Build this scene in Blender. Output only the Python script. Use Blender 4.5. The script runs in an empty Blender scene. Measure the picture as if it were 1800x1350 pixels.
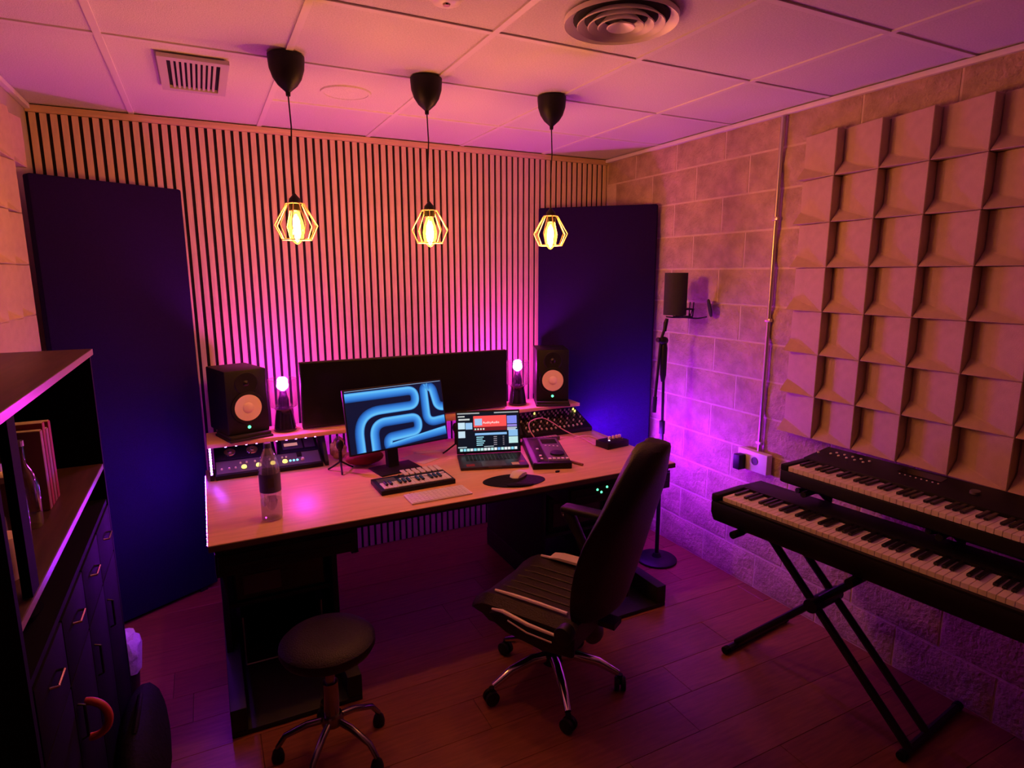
import bpy, bmesh, math, random
from mathutils import Vector, Matrix
random.seed(7)
PI = math.pi
sc = bpy.context.scene
COL = sc.collection

# ------------------------------------------------------------------ camera, world, exposure
W, H = 3.3686, 2.5756                     # room width, ceiling height
CAM = Vector((0.6794, -3.8057, 1.777)); YAW, PITCH, ROLL, FPX = -0.4665, -0.1796, -0.0018, 1071.86
fw = Vector((-math.sin(YAW)*math.cos(PITCH), math.cos(YAW)*math.cos(PITCH), math.sin(PITCH)))
rt = Vector((math.cos(YAW), math.sin(YAW), 0)); up = rt.cross(fw)
rt, up = rt*math.cos(ROLL)+up*math.sin(ROLL), -rt*math.sin(ROLL)+up*math.cos(ROLL)
cd = bpy.data.cameras.new('camera'); co = bpy.data.objects.new('camera', cd); COL.objects.link(co)
cd.sensor_width = 36.0; cd.lens = FPX/1800*36.0; cd.clip_start = .02
co.matrix_world = Matrix(((rt.x, up.x, -fw.x, CAM.x), (rt.y, up.y, -fw.y, CAM.y), (rt.z, up.z, -fw.z, CAM.z), (0, 0, 0, 1)))
sc.camera = co
wd = bpy.data.worlds.new('world'); sc.world = wd; wd.use_nodes = True
wd.node_tree.nodes['Background'].inputs[0].default_value = (.30, .12, .10, 1)
wd.node_tree.nodes['Background'].inputs[1].default_value = .001
vs = sc.view_settings
vs.view_transform = 'Standard'; vs.look = 'None'; vs.gamma = 1.0; vs.exposure = 0.0; vs.use_curve_mapping = False

# light sources of the room (strengths of the emitting parts built further down)
WARM = (1.0, .36, .085); S_WARM = 660.0    # filaments of the three pendants
MAG = (1.0, .028, .88);  S_MAG = 475.0     # two table-lamp bulbs
VIO = (.30, .008, 1.0);  S_VIO = 2100.0      # LED strips round the desk

# ------------------------------------------------------------------ materials
def nodes_of(m):
    m.use_nodes = True
    return m.node_tree.nodes, m.node_tree.links
def mat(name, col, rough=.6, metal=0.0, var=.0, scale=20, bump=0.0, bscale=80, spec=.5, stretch=None, coat=0.0):
    m = bpy.data.materials.new(name); n, l = nodes_of(m); b = n['Principled BSDF']
    b.inputs['Base Color'].default_value = (*col, 1); b.inputs['Roughness'].default_value = rough
    b.inputs['Metallic'].default_value = metal; b.inputs['Specular IOR Level'].default_value = spec
    if coat: b.inputs['Coat Weight'].default_value = coat
    tc = n.new('ShaderNodeTexCoord'); mp = n.new('ShaderNodeMapping')
    l.new(tc.outputs['Object'], mp.inputs[0])
    if stretch: mp.inputs['Scale'].default_value = stretch
    if var:
        t = n.new('ShaderNodeTexNoise'); t.inputs['Scale'].default_value = scale; t.inputs['Detail'].default_value = 4
        l.new(mp.outputs[0], t.inputs['Vector'])
        r = n.new('ShaderNodeValToRGB')
        r.color_ramp.elements[0].position = .3; r.color_ramp.elements[1].position = .7
        r.color_ramp.elements[0].color = (*[c*(1-var) for c in col], 1)
        r.color_ramp.elements[1].color = (*[min(1, c*(1+var)) for c in col], 1)
        l.new(t.outputs[0], r.inputs[0]); l.new(r.outputs[0], b.inputs['Base Color'])
    if bump:
        t2 = n.new('ShaderNodeTexNoise'); t2.inputs['Scale'].default_value = bscale; t2.inputs['Detail'].default_value = 5
        l.new(mp.outputs[0], t2.inputs['Vector'])
        bp = n.new('ShaderNodeBump'); bp.inputs['Strength'].default_value = bump; bp.inputs['Distance'].default_value = .01
        l.new(t2.outputs[0], bp.inputs['Height']); l.new(bp.outputs[0], b.inputs['Normal'])
    return m
def emit(name, col, s):
    m = bpy.data.materials.new(name); n, l = nodes_of(m); b = n['Principled BSDF']
    b.inputs['Base Color'].default_value = (*[c*.3 for c in col], 1)
    b.inputs['Roughness'].default_value = .5; b.inputs['Specular IOR Level'].default_value = .15
    b.inputs['Emission Color'].default_value = (*col, 1); b.inputs['Emission Strength'].default_value = s
    return m
def clear(name, tint, gloss=.12, rough=.03, emis=None, es=0.0, haze=0.0):
    m = bpy.data.materials.new(name); n, l = nodes_of(m); n.remove(n['Principled BSDF']); out = n['Material Output']
    t = n.new('ShaderNodeBsdfTransparent'); t.inputs[0].default_value = (*tint, 1)
    g = n.new('ShaderNodeBsdfGlossy'); g.inputs['Roughness'].default_value = rough
    lw = n.new('ShaderNodeLayerWeight'); lw.inputs[0].default_value = .35
    mm = n.new('ShaderNodeMath'); mm.operation = 'MULTIPLY_ADD'; mm.inputs[1].default_value = .6; mm.inputs[2].default_value = gloss*.4
    l.new(lw.outputs['Facing'], mm.inputs[0])
    mx = n.new('ShaderNodeMixShader'); l.new(mm.outputs[0], mx.inputs[0]); l.new(t.outputs[0], mx.inputs[1]); l.new(g.outputs[0], mx.inputs[2])
    last = mx
    if haze:
        df = n.new('ShaderNodeBsdfDiffuse'); df.inputs[0].default_value = (.8, .8, .8, 1)
        hz = n.new('ShaderNodeMixShader'); hz.inputs[0].default_value = haze
        l.new(mx.outputs[0], hz.inputs[1]); l.new(df.outputs[0], hz.inputs[2]); last = hz
    if emis:
        e = n.new('ShaderNodeEmission'); e.inputs[0].default_value = (*emis, 1); e.inputs[1].default_value = es
        a = n.new('ShaderNodeAddShader'); l.new(mx.outputs[0], a.inputs[0]); l.new(e.outputs[0], a.inputs[1]); last = a
    l.new(last.outputs[0], out.inputs[0])
    return m

M = {}
M['tile'] = mat('ceiling_tile', (.74, .71, .68), .9, var=.10, scale=170, bump=.35, bscale=260)
M['tbar'] = mat('ceiling_bar', (.78, .75, .72), .5)
M['dark_void'] = mat('dark_void', (.012, .012, .014), .9)
M['felt'] = mat('felt', (.012, .010, .011), .95)
M['oak'] = mat('oak_slat', (.68, .50, .36), .55, var=.16, scale=6, stretch=(14, 14, 1.0))
M['oak_trim'] = mat('oak_trim', (.66, .46, .28), .5, var=.15, scale=6, stretch=(1, 14, 14))
M['block'] = mat('split_block', (.48, .355, .25), .95, var=.25, scale=9, bump=1.0, bscale=55)
M['mortar'] = mat('mortar', (.66, .54, .42), .95, var=.06, scale=30, bump=.3, bscale=90)
M['foam'] = mat('foam', (.52, .385, .275), .95, var=.06, scale=25, bump=.25, bscale=300)
M['plaster'] = mat('plaster', (.50, .44, .38), .9, var=.05, scale=12)
M['floor_base'] = mat('floor_base', (.10, .05, .03), .8)
PLANK = [mat('laminate', c, .36, var=.20, scale=5, stretch=(1.5, 14, 1), spec=.4) for c in
         [(.25, .085, .042), (.22, .072, .036), (.275, .098, .048), (.235, .08, .04)]]
M['navy'] = mat('navy_fabric', (.014, .004, .052), .95, var=.12, scale=180, bump=.3, bscale=500, spec=.1)
M['desk'] = mat('desk_laminate', (.82, .54, .29), .38, var=.08, scale=5, stretch=(1, 9, 1), spec=.4)
M['desk_edge'] = mat('desk_edge', (.09, .05, .025), .5)
M['black'] = mat('black_board', (.008, .007, .008), .6, var=.15, scale=40)
M['black_gloss'] = mat('black_gloss', (.010, .009, .010), .22)
M['black_metal'] = mat('black_metal', (.010, .010, .011), .45, metal=.3)
M['black_plastic'] = mat('black_plastic', (.008, .0075, .008), .5, spec=.3, bump=.05, bscale=400)
M['grey_plastic'] = mat('grey_plastic', (.10, .085, .08), .5)
M['dark_wood'] = mat('dark_wood', (.060, .026, .018), .45, var=.35, scale=5, stretch=(12, 1, 12))
M['leather'] = mat('black_leather', (.008, .006, .006), .42, spec=.30, bump=.3, bscale=220)
M['leather_brown'] = mat('seat_leather', (.026, .019, .013), .42, spec=.35, bump=.3, bscale=180)
M['white_vinyl'] = mat('white_vinyl', (.72, .66, .60), .4)
M['chrome'] = mat('chrome', (.72, .70, .68), .14, metal=1.0)
M['steel'] = mat('galvanised_steel', (.60, .56, .50), .35, metal=.9)
M['brass'] = mat('brass_wire', (.88, .74, .42), .45, metal=.25)
M['cone'] = mat('cream_cone', (.92, .80, .66), .6)
M['white'] = mat('white_plastic', (.86, .82, .78), .4)
M['key'] = mat('ivory_key', (.80, .74, .66), .35)
M['black_key'] = mat('ebony_key', (.012, .011, .011), .3)
M['paper'] = mat('paper', (.74, .66, .58), .8)
M['red_cloth'] = mat('red_cloth', (.26, .02, .025), .7, bump=.2, bscale=120)
M['red_rubber'] = mat('red_rubber', (.45, .06, .05), .55)
M['pink_film'] = mat('pink_film', (.62, .36, .38), .35, bump=.5, bscale=30)
M['mesh_black'] = mat('black_foam', (.030, .028, .022), .9, bump=.5, bscale=350)
M['brown_pack'] = mat('brown_pack', (.22, .09, .06), .6)
M['liner'] = mat('bin_liner', (.66, .64, .70), .4, bump=.6, bscale=40)
M['bag'] = mat('black_nylon', (.010, .009, .011), .75, spec=.12, bump=.4, bscale=60)
M['rear'] = mat('low_bounce_dark', (.05, .03, .03), .95)  # dark colour for the unseen rear wall, chosen to cut bounced light
M['cab_black'] = mat('black_veneer', (.0022, .002, .002), .8, spec=.10)
M['dark_chrome'] = mat('dark_chrome', (.28, .26, .25), .25, metal=1.0)
M['vent_grey'] = mat('vent_grey', (.55, .50, .55), .5)
M['glass'] = clear('clear_glass', (.93, .93, .93), .25)
M['lantern_glass'] = clear('lantern_glass', (.95, .90, .95), .25)
M['pet'] = clear('clear_pet', (.95, .94, .95), .45, haze=.13)  # diffuse haze stands in for reflections in the bottle
M['water'] = clear('water', (.80, .80, .84), .2)
M['bulb_glass'] = clear('amber_glass', (1.0, .86, .45), .15, emis=(1.0, .70, .10), es=1.3)
M['filament'] = emit('filament', WARM, S_WARM)
M['mag_bulb'] = emit('magenta_bulb', MAG, S_MAG)
M['diode'] = emit('violet_diode', VIO, S_VIO)
M['led_green'] = emit('green_led', (.12, 1.0, .42), 2.2)
M['led_yellow'] = emit('yellow_led', (1.0, .80, .18), 1.6)
M['led_cyan'] = emit('cyan_led', (.25, .75, 1.0), 1.4)
M['led_white'] = emit('white_led', (.75, .65, 1.0), 3.0)
M['led_red'] = emit('red_led', (1.0, .25, .2), 1.0)

# ------------------------------------------------------------------ mesh builder
class MB:
    def __init__(s): s.v = []; s.f = []; s.uv = None
    def add(s, vs, fs, mtx=None):
        o = len(s.v)
        s.v += [tuple(mtx @ Vector(p)) if mtx else tuple(p) for p in vs]
        s.f += [tuple(i+o for i in f) for f in fs]; return s
    def box(s, x0, x1, y0, y1, z0, z1, mtx=None):
        return s.add([(x0,y0,z0),(x1,y0,z0),(x1,y1,z0),(x0,y1,z0),(x0,y0,z1),(x1,y0,z1),(x1,y1,z1),(x0,y1,z1)],
                     [(0,3,2,1),(4,5,6,7),(0,1,5,4),(1,2,6,5),(2,3,7,6),(3,0,4,7)], mtx)
    def prism(s, poly, a, b, axis='z', mtx=None):
        n = len(poly)
        def P(p, t): return {'z': (p[0], p[1], t), 'y': (p[0], t, p[1]), 'x': (t, p[0], p[1])}[axis]
        vs = [P(p, a) for p in poly]+[P(p, b) for p in poly]
        fs = [tuple(range(n))[::-1], tuple(range(n, 2*n))]+[(i, (i+1) % n, n+(i+1) % n, n+i) for i in range(n)]
        return s.add(vs, fs, mtx)
    def lathe(s, prof, n=24, mtx=None, cap=True):
        vs = []; fs = []
        for r, z in prof:
            for k in range(n): vs.append((r*math.cos(2*PI*k/n), r*math.sin(2*PI*k/n), z))
        for i in range(len(prof)-1):
            for k in range(n): fs.append((i*n+k, i*n+(k+1) % n, (i+1)*n+(k+1) % n, (i+1)*n+k))
        if cap:
            fs.append(tuple(range(n))[::-1]); fs.append(tuple((len(prof)-1)*n+k for k in range(n)))
        return s.add(vs, fs, mtx)
    def cyl(s, p, q, r, n=12, r2=None):
        p, q = Vector(p), Vector(q); d = q-p
        m = Matrix.Translation(p) @ d.to_track_quat('Z', 'Y').to_matrix().to_4x4()
        return s.lathe([(r, 0), (r if r2 is None else r2, d.length)], n, m)
    def ball(s, c, rx, ry=None, rz=None, n=16, m=10):
        ry = ry or rx; rz = rz or rx; vs = [(c[0], c[1], c[2]-rz)]; fs = []
        for i in range(1, m):
            a = -PI/2+PI*i/m
            for k in range(n): vs.append((c[0]+rx*math.cos(a)*math.cos(2*PI*k/n), c[1]+ry*math.cos(a)*math.sin(2*PI*k/n), c[2]+rz*math.sin(a)))
        vs.append((c[0], c[1], c[2]+rz)); t = len(vs)-1
        for k in range(n):
            fs.append((0, 1+(k+1) % n, 1+k)); fs.append((t, 1+(m-2)*n+k, 1+(m-2)*n+(k+1) % n))
            for i in range(m-2): fs.append((1+i*n+k, 1+i*n+(k+1) % n, 1+(i+1)*n+(k+1) % n, 1+(i+1)*n+k))
        return s.add(vs, fs)
    def tube(s, pts, r, n=8, closed=False):
        P = [Vector(p) for p in pts]; N = len(P); vs = []; fs = []; ref = None
        for i, p in enumerate(P):
            a = P[(i-1) % N] if (closed or i) else p; b = P[(i+1) % N] if (closed or i < N-1) else p
            t = (b-a).normalized()
            if ref is None: ref = Vector((0, 0, 1)) if abs(t.z) < .9 else Vector((1, 0, 0))
            u = (ref-t*ref.dot(t)).normalized(); ref = u; w = t.cross(u)
            rr = r[i] if isinstance(r, (list, tuple)) else r
            for k in range(n):
                c = 2*PI*k/n; vs.append(tuple(p+u*(rr*math.cos(c))+w*(rr*math.sin(c))))
        for i in range(N if closed else N-1):
            j = (i+1) % N
            for k in range(n): fs.append((i*n+k, i*n+(k+1) % n, j*n+(k+1) % n, j*n+k))
        if not closed: fs.append(tuple(range(n))[::-1]); fs.append(tuple((N-1)*n+k for k in range(n)))
        return s.add(vs, fs)
    def mesh(s, name, m, bevel=0, seg=2, smooth=None):
        me = bpy.data.meshes.new(name); me.from_pydata(s.v, [], s.f)
        bm = bmesh.new(); bm.from_mesh(me)
        bmesh.ops.recalc_face_normals(bm, faces=bm.faces)
        if bevel:
            es = [e for e in bm.edges if len(e.link_faces) == 2 and e.calc_face_angle(0) > .5]
            bmesh.ops.bevel(bm, geom=es, offset=bevel, segments=seg, affect='EDGES', profile=.5, clamp_overlap=True)
        bm.to_mesh(me); bm.free()
        if smooth is None: smooth = bool(bevel)
        if smooth:
            me.shade_smooth()
            me.set_sharp_from_angle(angle=.7)
        me.materials.append(m if not isinstance(m, str) else M[m])
        return me
    def build(s, name, m, parent=None, bevel=0, seg=2, smooth=None, loc=None, label=None):
        o = bpy.data.objects.new(name, s.mesh(name, m, bevel, seg, smooth)); COL.objects.link(o)
        if parent: o.parent = parent
        if loc: o.location = loc
        if label: o['label'] = label
        return o
def inst(me, name, parent=None, loc=(0, 0, 0), rz=0, label=None):
    o = bpy.data.objects.new(name, me); COL.objects.link(o); o.location = loc; o.rotation_euler.z = rz
    if parent: o.parent = parent
    if label: o['label'] = label
    return o
def tag(o, label, cat, group=None):
    o['label'] = label; o['category'] = cat
    if group: o['group'] = group
    return o
def thing(name, label, cat, loc=(0, 0, 0), rz=0, group=None):
    o = bpy.data.objects.new(name, None); COL.objects.link(o); o.location = loc; o.rotation_euler.z = rz
    o.empty_display_size = .05
    return tag(o, label, cat, group)
def struct(o, label=None):
    o['kind'] = 'structure'
    if label: o['label'] = label
    return o
def copy_tree(o, parent=None):
    c = o.copy(); COL.objects.link(c); c.parent = parent
    for ch in list(o.children): copy_tree(ch, c)
    return c
def rot(ax, a, c=(0, 0, 0)):
    return Matrix.Translation(c) @ Matrix.Rotation(a, 4, ax) @ Matrix.Translation([-t for t in c])

def curve(pts, n=6):
    P = [Vector(p) for p in pts]; P = [P[0]*2-P[1]]+P+[P[-1]*2-P[-2]]; out = []
    for i in range(1, len(P)-2):
        for k in range(n):
            q = k/n; out.append(.5*((2*P[i])+(P[i+1]-P[i-1])*q+(2*P[i-1]-5*P[i]+4*P[i+1]-P[i+2])*q*q+(3*P[i]-P[i-1]-3*P[i+1]+P[i+2])*q**3))
    return out+[P[-2]]

BACK = -5.0                                # rear wall, behind the camera
# ------------------------------------------------------------------ floor: laminate planks along X
fl = struct(MB().box(-.12, W+.12, BACK-.1, .12, -.06, -.012).build('floor', 'floor_base'), 'reddish laminate plank floor')
pw, pl = .192, 1.28
r = 0; y = 0.06
while y > BACK:
    x = -.1-random.random()*pl
    while x < W+.05:
        a, b = max(x, -.1), min(x+pl, W+.05)
        if b-a > .06:
            MB().box(a+.0006, b-.0006, y-pw+.0006, y-.0006, -.012, random.uniform(-.0006, 0)).build('plank', random.choice(PLANK), fl, bevel=.0010, seg=1, smooth=False)
        x += pl
    y -= pw
# ------------------------------------------------------------------ ceiling: grid and tiles
GX = [.4363+.6*i for i in range(5)]; GY = [-.5758-.6*j for j in range(8)]
ce = struct(MB().box(-.12, W+.12, BACK-.1, .12, H+.03, H+.08).build('ceiling', 'dark_void'), 'suspended ceiling of white mineral tiles in a bar grid')
xs = [-.02]+GX+[W+.02]
tmesh = {}
def ctile(x0, x1, y0, y1):
    k = (round(x1-x0, 3), round(y1-y0, 3))
    if k not in tmesh: tmesh[k] = MB().box(0, x1-x0, 0, y1-y0, 0, .018).mesh('ceiling_tile', 'tile', bevel=.003, seg=1, smooth=False)
    inst(tmesh[k], 'ceiling_tile', ce, (x0, y0, H+.004))
for i in range(len(xs)-1):
    ys = [.02]+([] if i < 2 else [GY[0]])+GY[1:]+[BACK-.02]
    for j in range(len(ys)-1): ctile(xs[i]+.0085, xs[i+1]-.0085, ys[j+1]+.0085, ys[j]-.0085)
for x in GX: MB().box(x-.012, x+.012, BACK, 0, H-.002, H+.010).build('grid_bar', 'tbar', ce)
for j, y in enumerate(GY): MB().box(GX[1] if j == 0 else 0, W, y-.012, y+.012, H-.0015, H+.010).build('grid_bar', 'tbar', ce)

# ------------------------------------------------------------------ back wall: slats on felt
wb = struct(MB().box(-.12, W+.12, .006, .12, -.02, H+.06).build('wall_back', 'felt'), 'back wall clad in pale oak slats over black felt')
per = (W-.004)/79; sw = per*.645
sl = MB().box(0, sw, -.006, .006, 0, 2.538).mesh('slat', 'oak', bevel=.0015, seg=1, smooth=False)
for k in range(79): inst(sl, 'slat', wb, (.010+k*per, 0, 0.002))
struct(MB().box(0, W, -.016, .006, 2.5405, H-.003).build('trim_1', 'oak_trim', bevel=.002), 'narrow oak batten along the top of the slat wall')
# ------------------------------------------------------------------ left and rear walls
struct(MB().box(-.12, -.002, BACK, .014, -.02, H+.06).build('wall_left', 'plaster'), 'left wall of pale plaster')
struct(MB().box(-.12, W+.12, BACK-.1, BACK, -.02, H+.06).build('wall_rear', 'rear'), 'plain wall behind the camera')
struct(MB().box(0, .022, BACK, -.017, H-.024, H-.0025).build('trim_2', 'tbar'), 'pale angle strip between ceiling and left wall')
# ------------------------------------------------------------------ right wall: split-face blocks
wr = struct(MB().box(W, W+.12, BACK, .014, -.02, H+.06).build('wall_right', 'mortar'), 'right wall of rough split-face concrete blocks')
def block_mesh(w, h, seed):
    rnd = random.Random(seed); nx, nz = 10, 5; mb = MB(); vs = []; fs = []
    for j in range(nz+1):
        for i in range(nx+1):
            e = i in (0, nx) or j in (0, nz)
            d = -.0015-rnd.random()*.0015 if e else -.005-rnd.random()*.009
            vs.append((d, -w*i/nx, h*j/nz))
    for j in range(nz):
        for i in range(nx): a = j*(nx+1)+i; fs.append((a, a+1, a+nx+2, a+nx+1))
    o = len(vs); ring = [i for i in range(nx+1)]+[j*(nx+1)+nx for j in range(1, nz+1)]+[nz*(nx+1)+i for i in range(nx-1, -1, -1)]+[j*(nx+1) for j in range(nz-1, 0, -1)]
    for i in ring: vs.append((.004, vs[i][1], vs[i][2]))
    n = len(ring)
    for k in range(n): fs.append((ring[k], o+k, o+(k+1) % n, ring[(k+1) % n]))
    return mb.add(vs, fs).mesh('block', 'block', smooth=True)
BLK = [block_mesh(.389, .189, s) for s in range(6)]
for c in range(13):
    z0 = c*.2+.0055; h = min(.189, H-.004-z0)
    off = -.34 if c % 2 == 0 else -.52
    y = off+.4
    while y > -4.4:
        y1, y0 = min(y, -.02), y-.389
        if y1-y0 > .03:
            if y1-y0 > .385 and h > .18: inst(random.choice(BLK), 'block', wr, (W, y1, z0))
            else: inst(block_mesh(y1-y0, h, c), 'block', wr, (W, y1, z0))
        y -= .4
struct(MB().box(W-.030, W-.001, BACK, -.018, H-.0245, H-.0025).build('trim_3', 'tbar', bevel=.003), 'pale angle strip between ceiling and block wall')

# ------------------------------------------------------------------ acoustic foam on the side walls
def foam_cell(s, d, sgn):
    # local: y runs away from the near edge, z up, depth along -x*sgn
    p = .30*s; b = .012
    L, R = (0.0, -s) if sgn > 0 else (-s, 0.0)   # the edge on a viewer's right stands proud
    def V(dep, y, z): return (-sgn*dep, y, z)
    vs = [V(b, L, s), V(d, R, s), V(d, R, 0), V(d, L, 0), V(b, L, p),      # front
          V(0, L, s), V(0, R, s), V(0, R, 0), V(0, L, 0), V(0, L, p)]
    fs = [(0, 1, 2, 4), (3, 4, 2), (0, 5, 6, 1), (1, 6, 7, 2), (2, 7, 8, 3), (3, 8, 9, 4), (4, 9, 5, 0), (5, 9, 8, 7, 6)]
    return MB().add(vs, fs).mesh('foam_tile', 'foam', bevel=.003, seg=1, smooth=False)
FS = .2065
fr = thing('foam_panel', 'sand-coloured wedge foam tiling on the block wall above the keyboards', 'acoustic foam', (W-.015, -1.675, .975))
fm = foam_cell(FS-.0015, .066, 1)
for c in range(8):
    for rr in range(7): inst(fm, 'foam_tile', fr, (random.uniform(-.003, .0), -c*FS, rr*FS))
fe = thing('foam_panel', 'sand-coloured wedge foam tiling beside the dark cabinet', 'acoustic foam', (0.0, -.60, .99))
fm2 = foam_cell(FS-.0015, .052, -1)
for c in range(13):
    for rr in range(7): inst(fm2, 'foam_tile', fe, (0, -c*FS, rr*FS))
for rr in (6,): inst(fm2, 'foam_tile', fe, (0, FS, rr*FS))

# ------------------------------------------------------------------ absorber panels across the corners
def absorber(p, q, h, label):
    p, q = Vector(p), Vector(q); d = q-p; t = thing('absorber_panel', label, 'acoustic panel', (p.x, p.y, 0), math.atan2(d.y, d.x))
    L = d.length
    MB().box(0, L, .004, .066, .02, h).build('fabric', 'navy', t, bevel=.010)
    for x in (.06, L-.10): MB().box(x, x+.04, .01, .06, 0, .0205).build('foot', 'black', t)
absorber((.058, -.445), (.632, -.118), 2.205, 'tall navy fabric absorber panel across the corner beside the dark cabinet')
absorber((2.745, -.10), (3.302, -.650), 2.208, 'tall navy fabric absorber panel across the corner behind the microphone stand')

# ------------------------------------------------------------------ ceiling fittings
v = thing('ceiling_vent', 'rectangular ceiling grille with ten dark slots', 'vent', (.724, -.855, H-.004))
MB().box(-.105, .105, -.2, .2, 0.001, .006).build('backing', 'dark_void', v)
fbm = MB(); fbm.box(-.122, -.092, -.232, .232, -.014, 0).box(.092, .122, -.232, .232, -.014, 0).box(-.092, .092, -.232, -.195, -.014, 0).box(-.092, .092, .195, .232, -.014, 0)
fbm.build('frame', 'vent_grey', v)
lv = MB().box(-.0050, .0050, -.197, .197, -.009, .002).mesh('louvre', 'vent_grey')
for k in range(9): inst(lv, 'louvre', v, (-.092+.0184*(k+1), 0, 0))
d = thing('ceiling_diffuser', 'round ceiling air diffuser of concentric cones', 'vent', (1.945, -2.070, H-.003))
rings = [(.182, .150), (.140, .116), (.106, .084), (.074, .054), (.045, .003)]
for k, (ro, ri) in enumerate(rings):
    z = -.012 if k == 0 else -.016-.002*k
    MB().lathe([(ro, 0 if k == 0 else z+.0), (ro-.002, z-.003), (ri, z+.018), (ri, z+.021), (ro-.002, z+.001)], 40, cap=False).build('ring', 'white', d, smooth=True)
MB().lathe([(.152, -.0005), (.152, .0025)], 40).build('backing', 'dark_void', d)
sp = thing('ceiling_speaker', 'flush round ceiling speaker cover near the slat wall', 'ceiling speaker', (1.334, -.850, H+.001))
MB().lathe([(.112, .003), (.110, -.004), (.098, -.004), (.097, .001)], 40, cap=False).build('rim', 'tile', sp, smooth=True)
MB().lathe([(.0965, .0015), (.0965, -.0015)], 40).build('grille', 'tile', sp)
sd = thing('smoke_detector', 'small round smoke detector on a ceiling tile', 'detector', (1.385, -1.985, H+.004))
MB().lathe([(.055, 0), (.055, -.012), (.04, -.028), (.018, -.032)], 28).build('body', 'white', sd, smooth=True)
MB().lathe([(.012, -.0322), (.010, -.036)], 12).build('sensor', 'chrome', sd)

# ------------------------------------------------------------------ pendant lamps
def pendant(x, y, label):
    t = thing('pendant_lamp', label, 'lamp', (x, y, H-.0022), 0, 'cage pendants over the desk')
    MB().lathe([(.066, 0), (.066, -.012), (.063, -.045), (.052, -.078), (.036, -.102), (.018, -.118), (.009, -.126), (.008, -.140), (.004, -.142)], 32).build('canopy', 'black_plastic', t, smooth=True)
    MB().tube([(0, 0, -.14), (.004, 0, -.25), (-.003, 0, -.38), (0, 0, -.50)], .0028, 8).build('cord', 'black_plastic', t, smooth=True)
    MB().lathe([(.004, -.492), (.010, -.500), (.021, -.512), (.024, -.528), (.023, -.556), (.017, -.560)], 20).build('socket', 'black_plastic', t, smooth=True)
    cg = None
    n = 10; prof = [(.034, -.530), (.081, -.612), (.056, -.666)]
    for k in range(n):
        a = 2*PI*k/n; c_, s_ = math.cos(a), math.sin(a)
        MB().tube([(r_*c_, r_*s_, z) for r_, z in prof], .0021, 6).build('cage_wire', 'brass', t)
    for r_, z in (prof[0], prof[2]):
        MB().tube([(r_*math.cos(2*PI*k/36), r_*math.sin(2*PI*k/36), z) for k in range(36)], .0023, 6, closed=True).build('cage_ring', 'brass', t, smooth=True)
    MB().tube([(.034, 0, -.530), (.012, 0, -.524)], .002, 6).tube([(-.017, .0294, -.530), (-.006, .0104, -.524)], .002, 6).tube([(-.017, -.0294, -.530), (-.006, -.0104, -.524)], .002, 6).build('cage_bracket', 'brass', t)
    b = MB().lathe([(.014, -.556), (.018, -.572), (.026, -.595), (.0305, -.622), (.029, -.645), (.020, -.668), (.008, -.681), (.002, -.684)], 24).build('bulb', 'bulb_glass', t, smooth=True)
    MB().lathe([(.004, -.575), (.013, -.592), (.0155, -.62), (.0145, -.645), (.009, -.662), (.003, -.668)], 14).build('filament', 'filament', b, smooth=True)
    return t
pendant(1.031, -1.243, 'black cord pendant with lit wire cage, nearest the ceiling grille')
pendant(1.585, -1.219, 'black cord pendant with lit wire cage, the middle one of the three')
pendant(2.192, -1.214, 'black cord pendant with lit wire cage, hanging toward the block wall')

# ------------------------------------------------------------------ the desk
DX0, DX1, DY0, DY1, DZ = .622, 2.93, -1.33, -.30, .75
dk = thing('studio_desk', 'wide studio desk with pale wood top, raised back shelf and black rack legs', 'desk', (0, 0, 0))
MB().box(DX0, DX1, DY0, DY1, .728, DZ).build('desktop', 'desk', dk, bevel=.002)
MB().box(DX0, DX1, DY0-.004, DY0-.0005, .724, DZ-.003).build('edge_band', 'desk_edge', dk)
MB().box(DX0+.02, DX1-.02, DY0+.03, DY1, .700, .728).build('apron', 'black', dk)
SZ = .932
MB().box(.64, 2.86, -.475, -.215, SZ-.022, SZ).build('shelf', 'desk', dk, bevel=.002)
for x in (.642, 1.205, 2.40):
    MB().prism([(-.51, .751), (-.3, .751), (-.22, .751), (-.22, SZ-.023), (-.40, SZ-.023), (-.51, .775)], x, x+.018, 'x').build('shelf_side', 'black', dk)
MB().box(2.838, 2.856, -.31, -.22, .751, SZ-.023).build('shelf_side', 'black', dk)
for x0, x1, bo in ((.645, 1.15, -1), (2.245, 2.79, 1)):
    MB().box(x0, x1, -1.46, -.32, 0, .022).box(x0, x0+.06, -1.46, -.32, .022, .12).box(x1-.06, x1, -1.46, -.32, .022, .12).build('pedestal_base', 'black', dk, bevel=.004)
    for x in (x0+.005, x1-.03): MB().box(x, x+.025, -1.05, -.32, .12, .700).build('pedestal_side', 'black', dk, bevel=.002)
    MB().box(x0+.03, x1-.03, -1.00, -.36, .30, .318).build('pedestal_shelf', 'black', dk)
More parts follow.
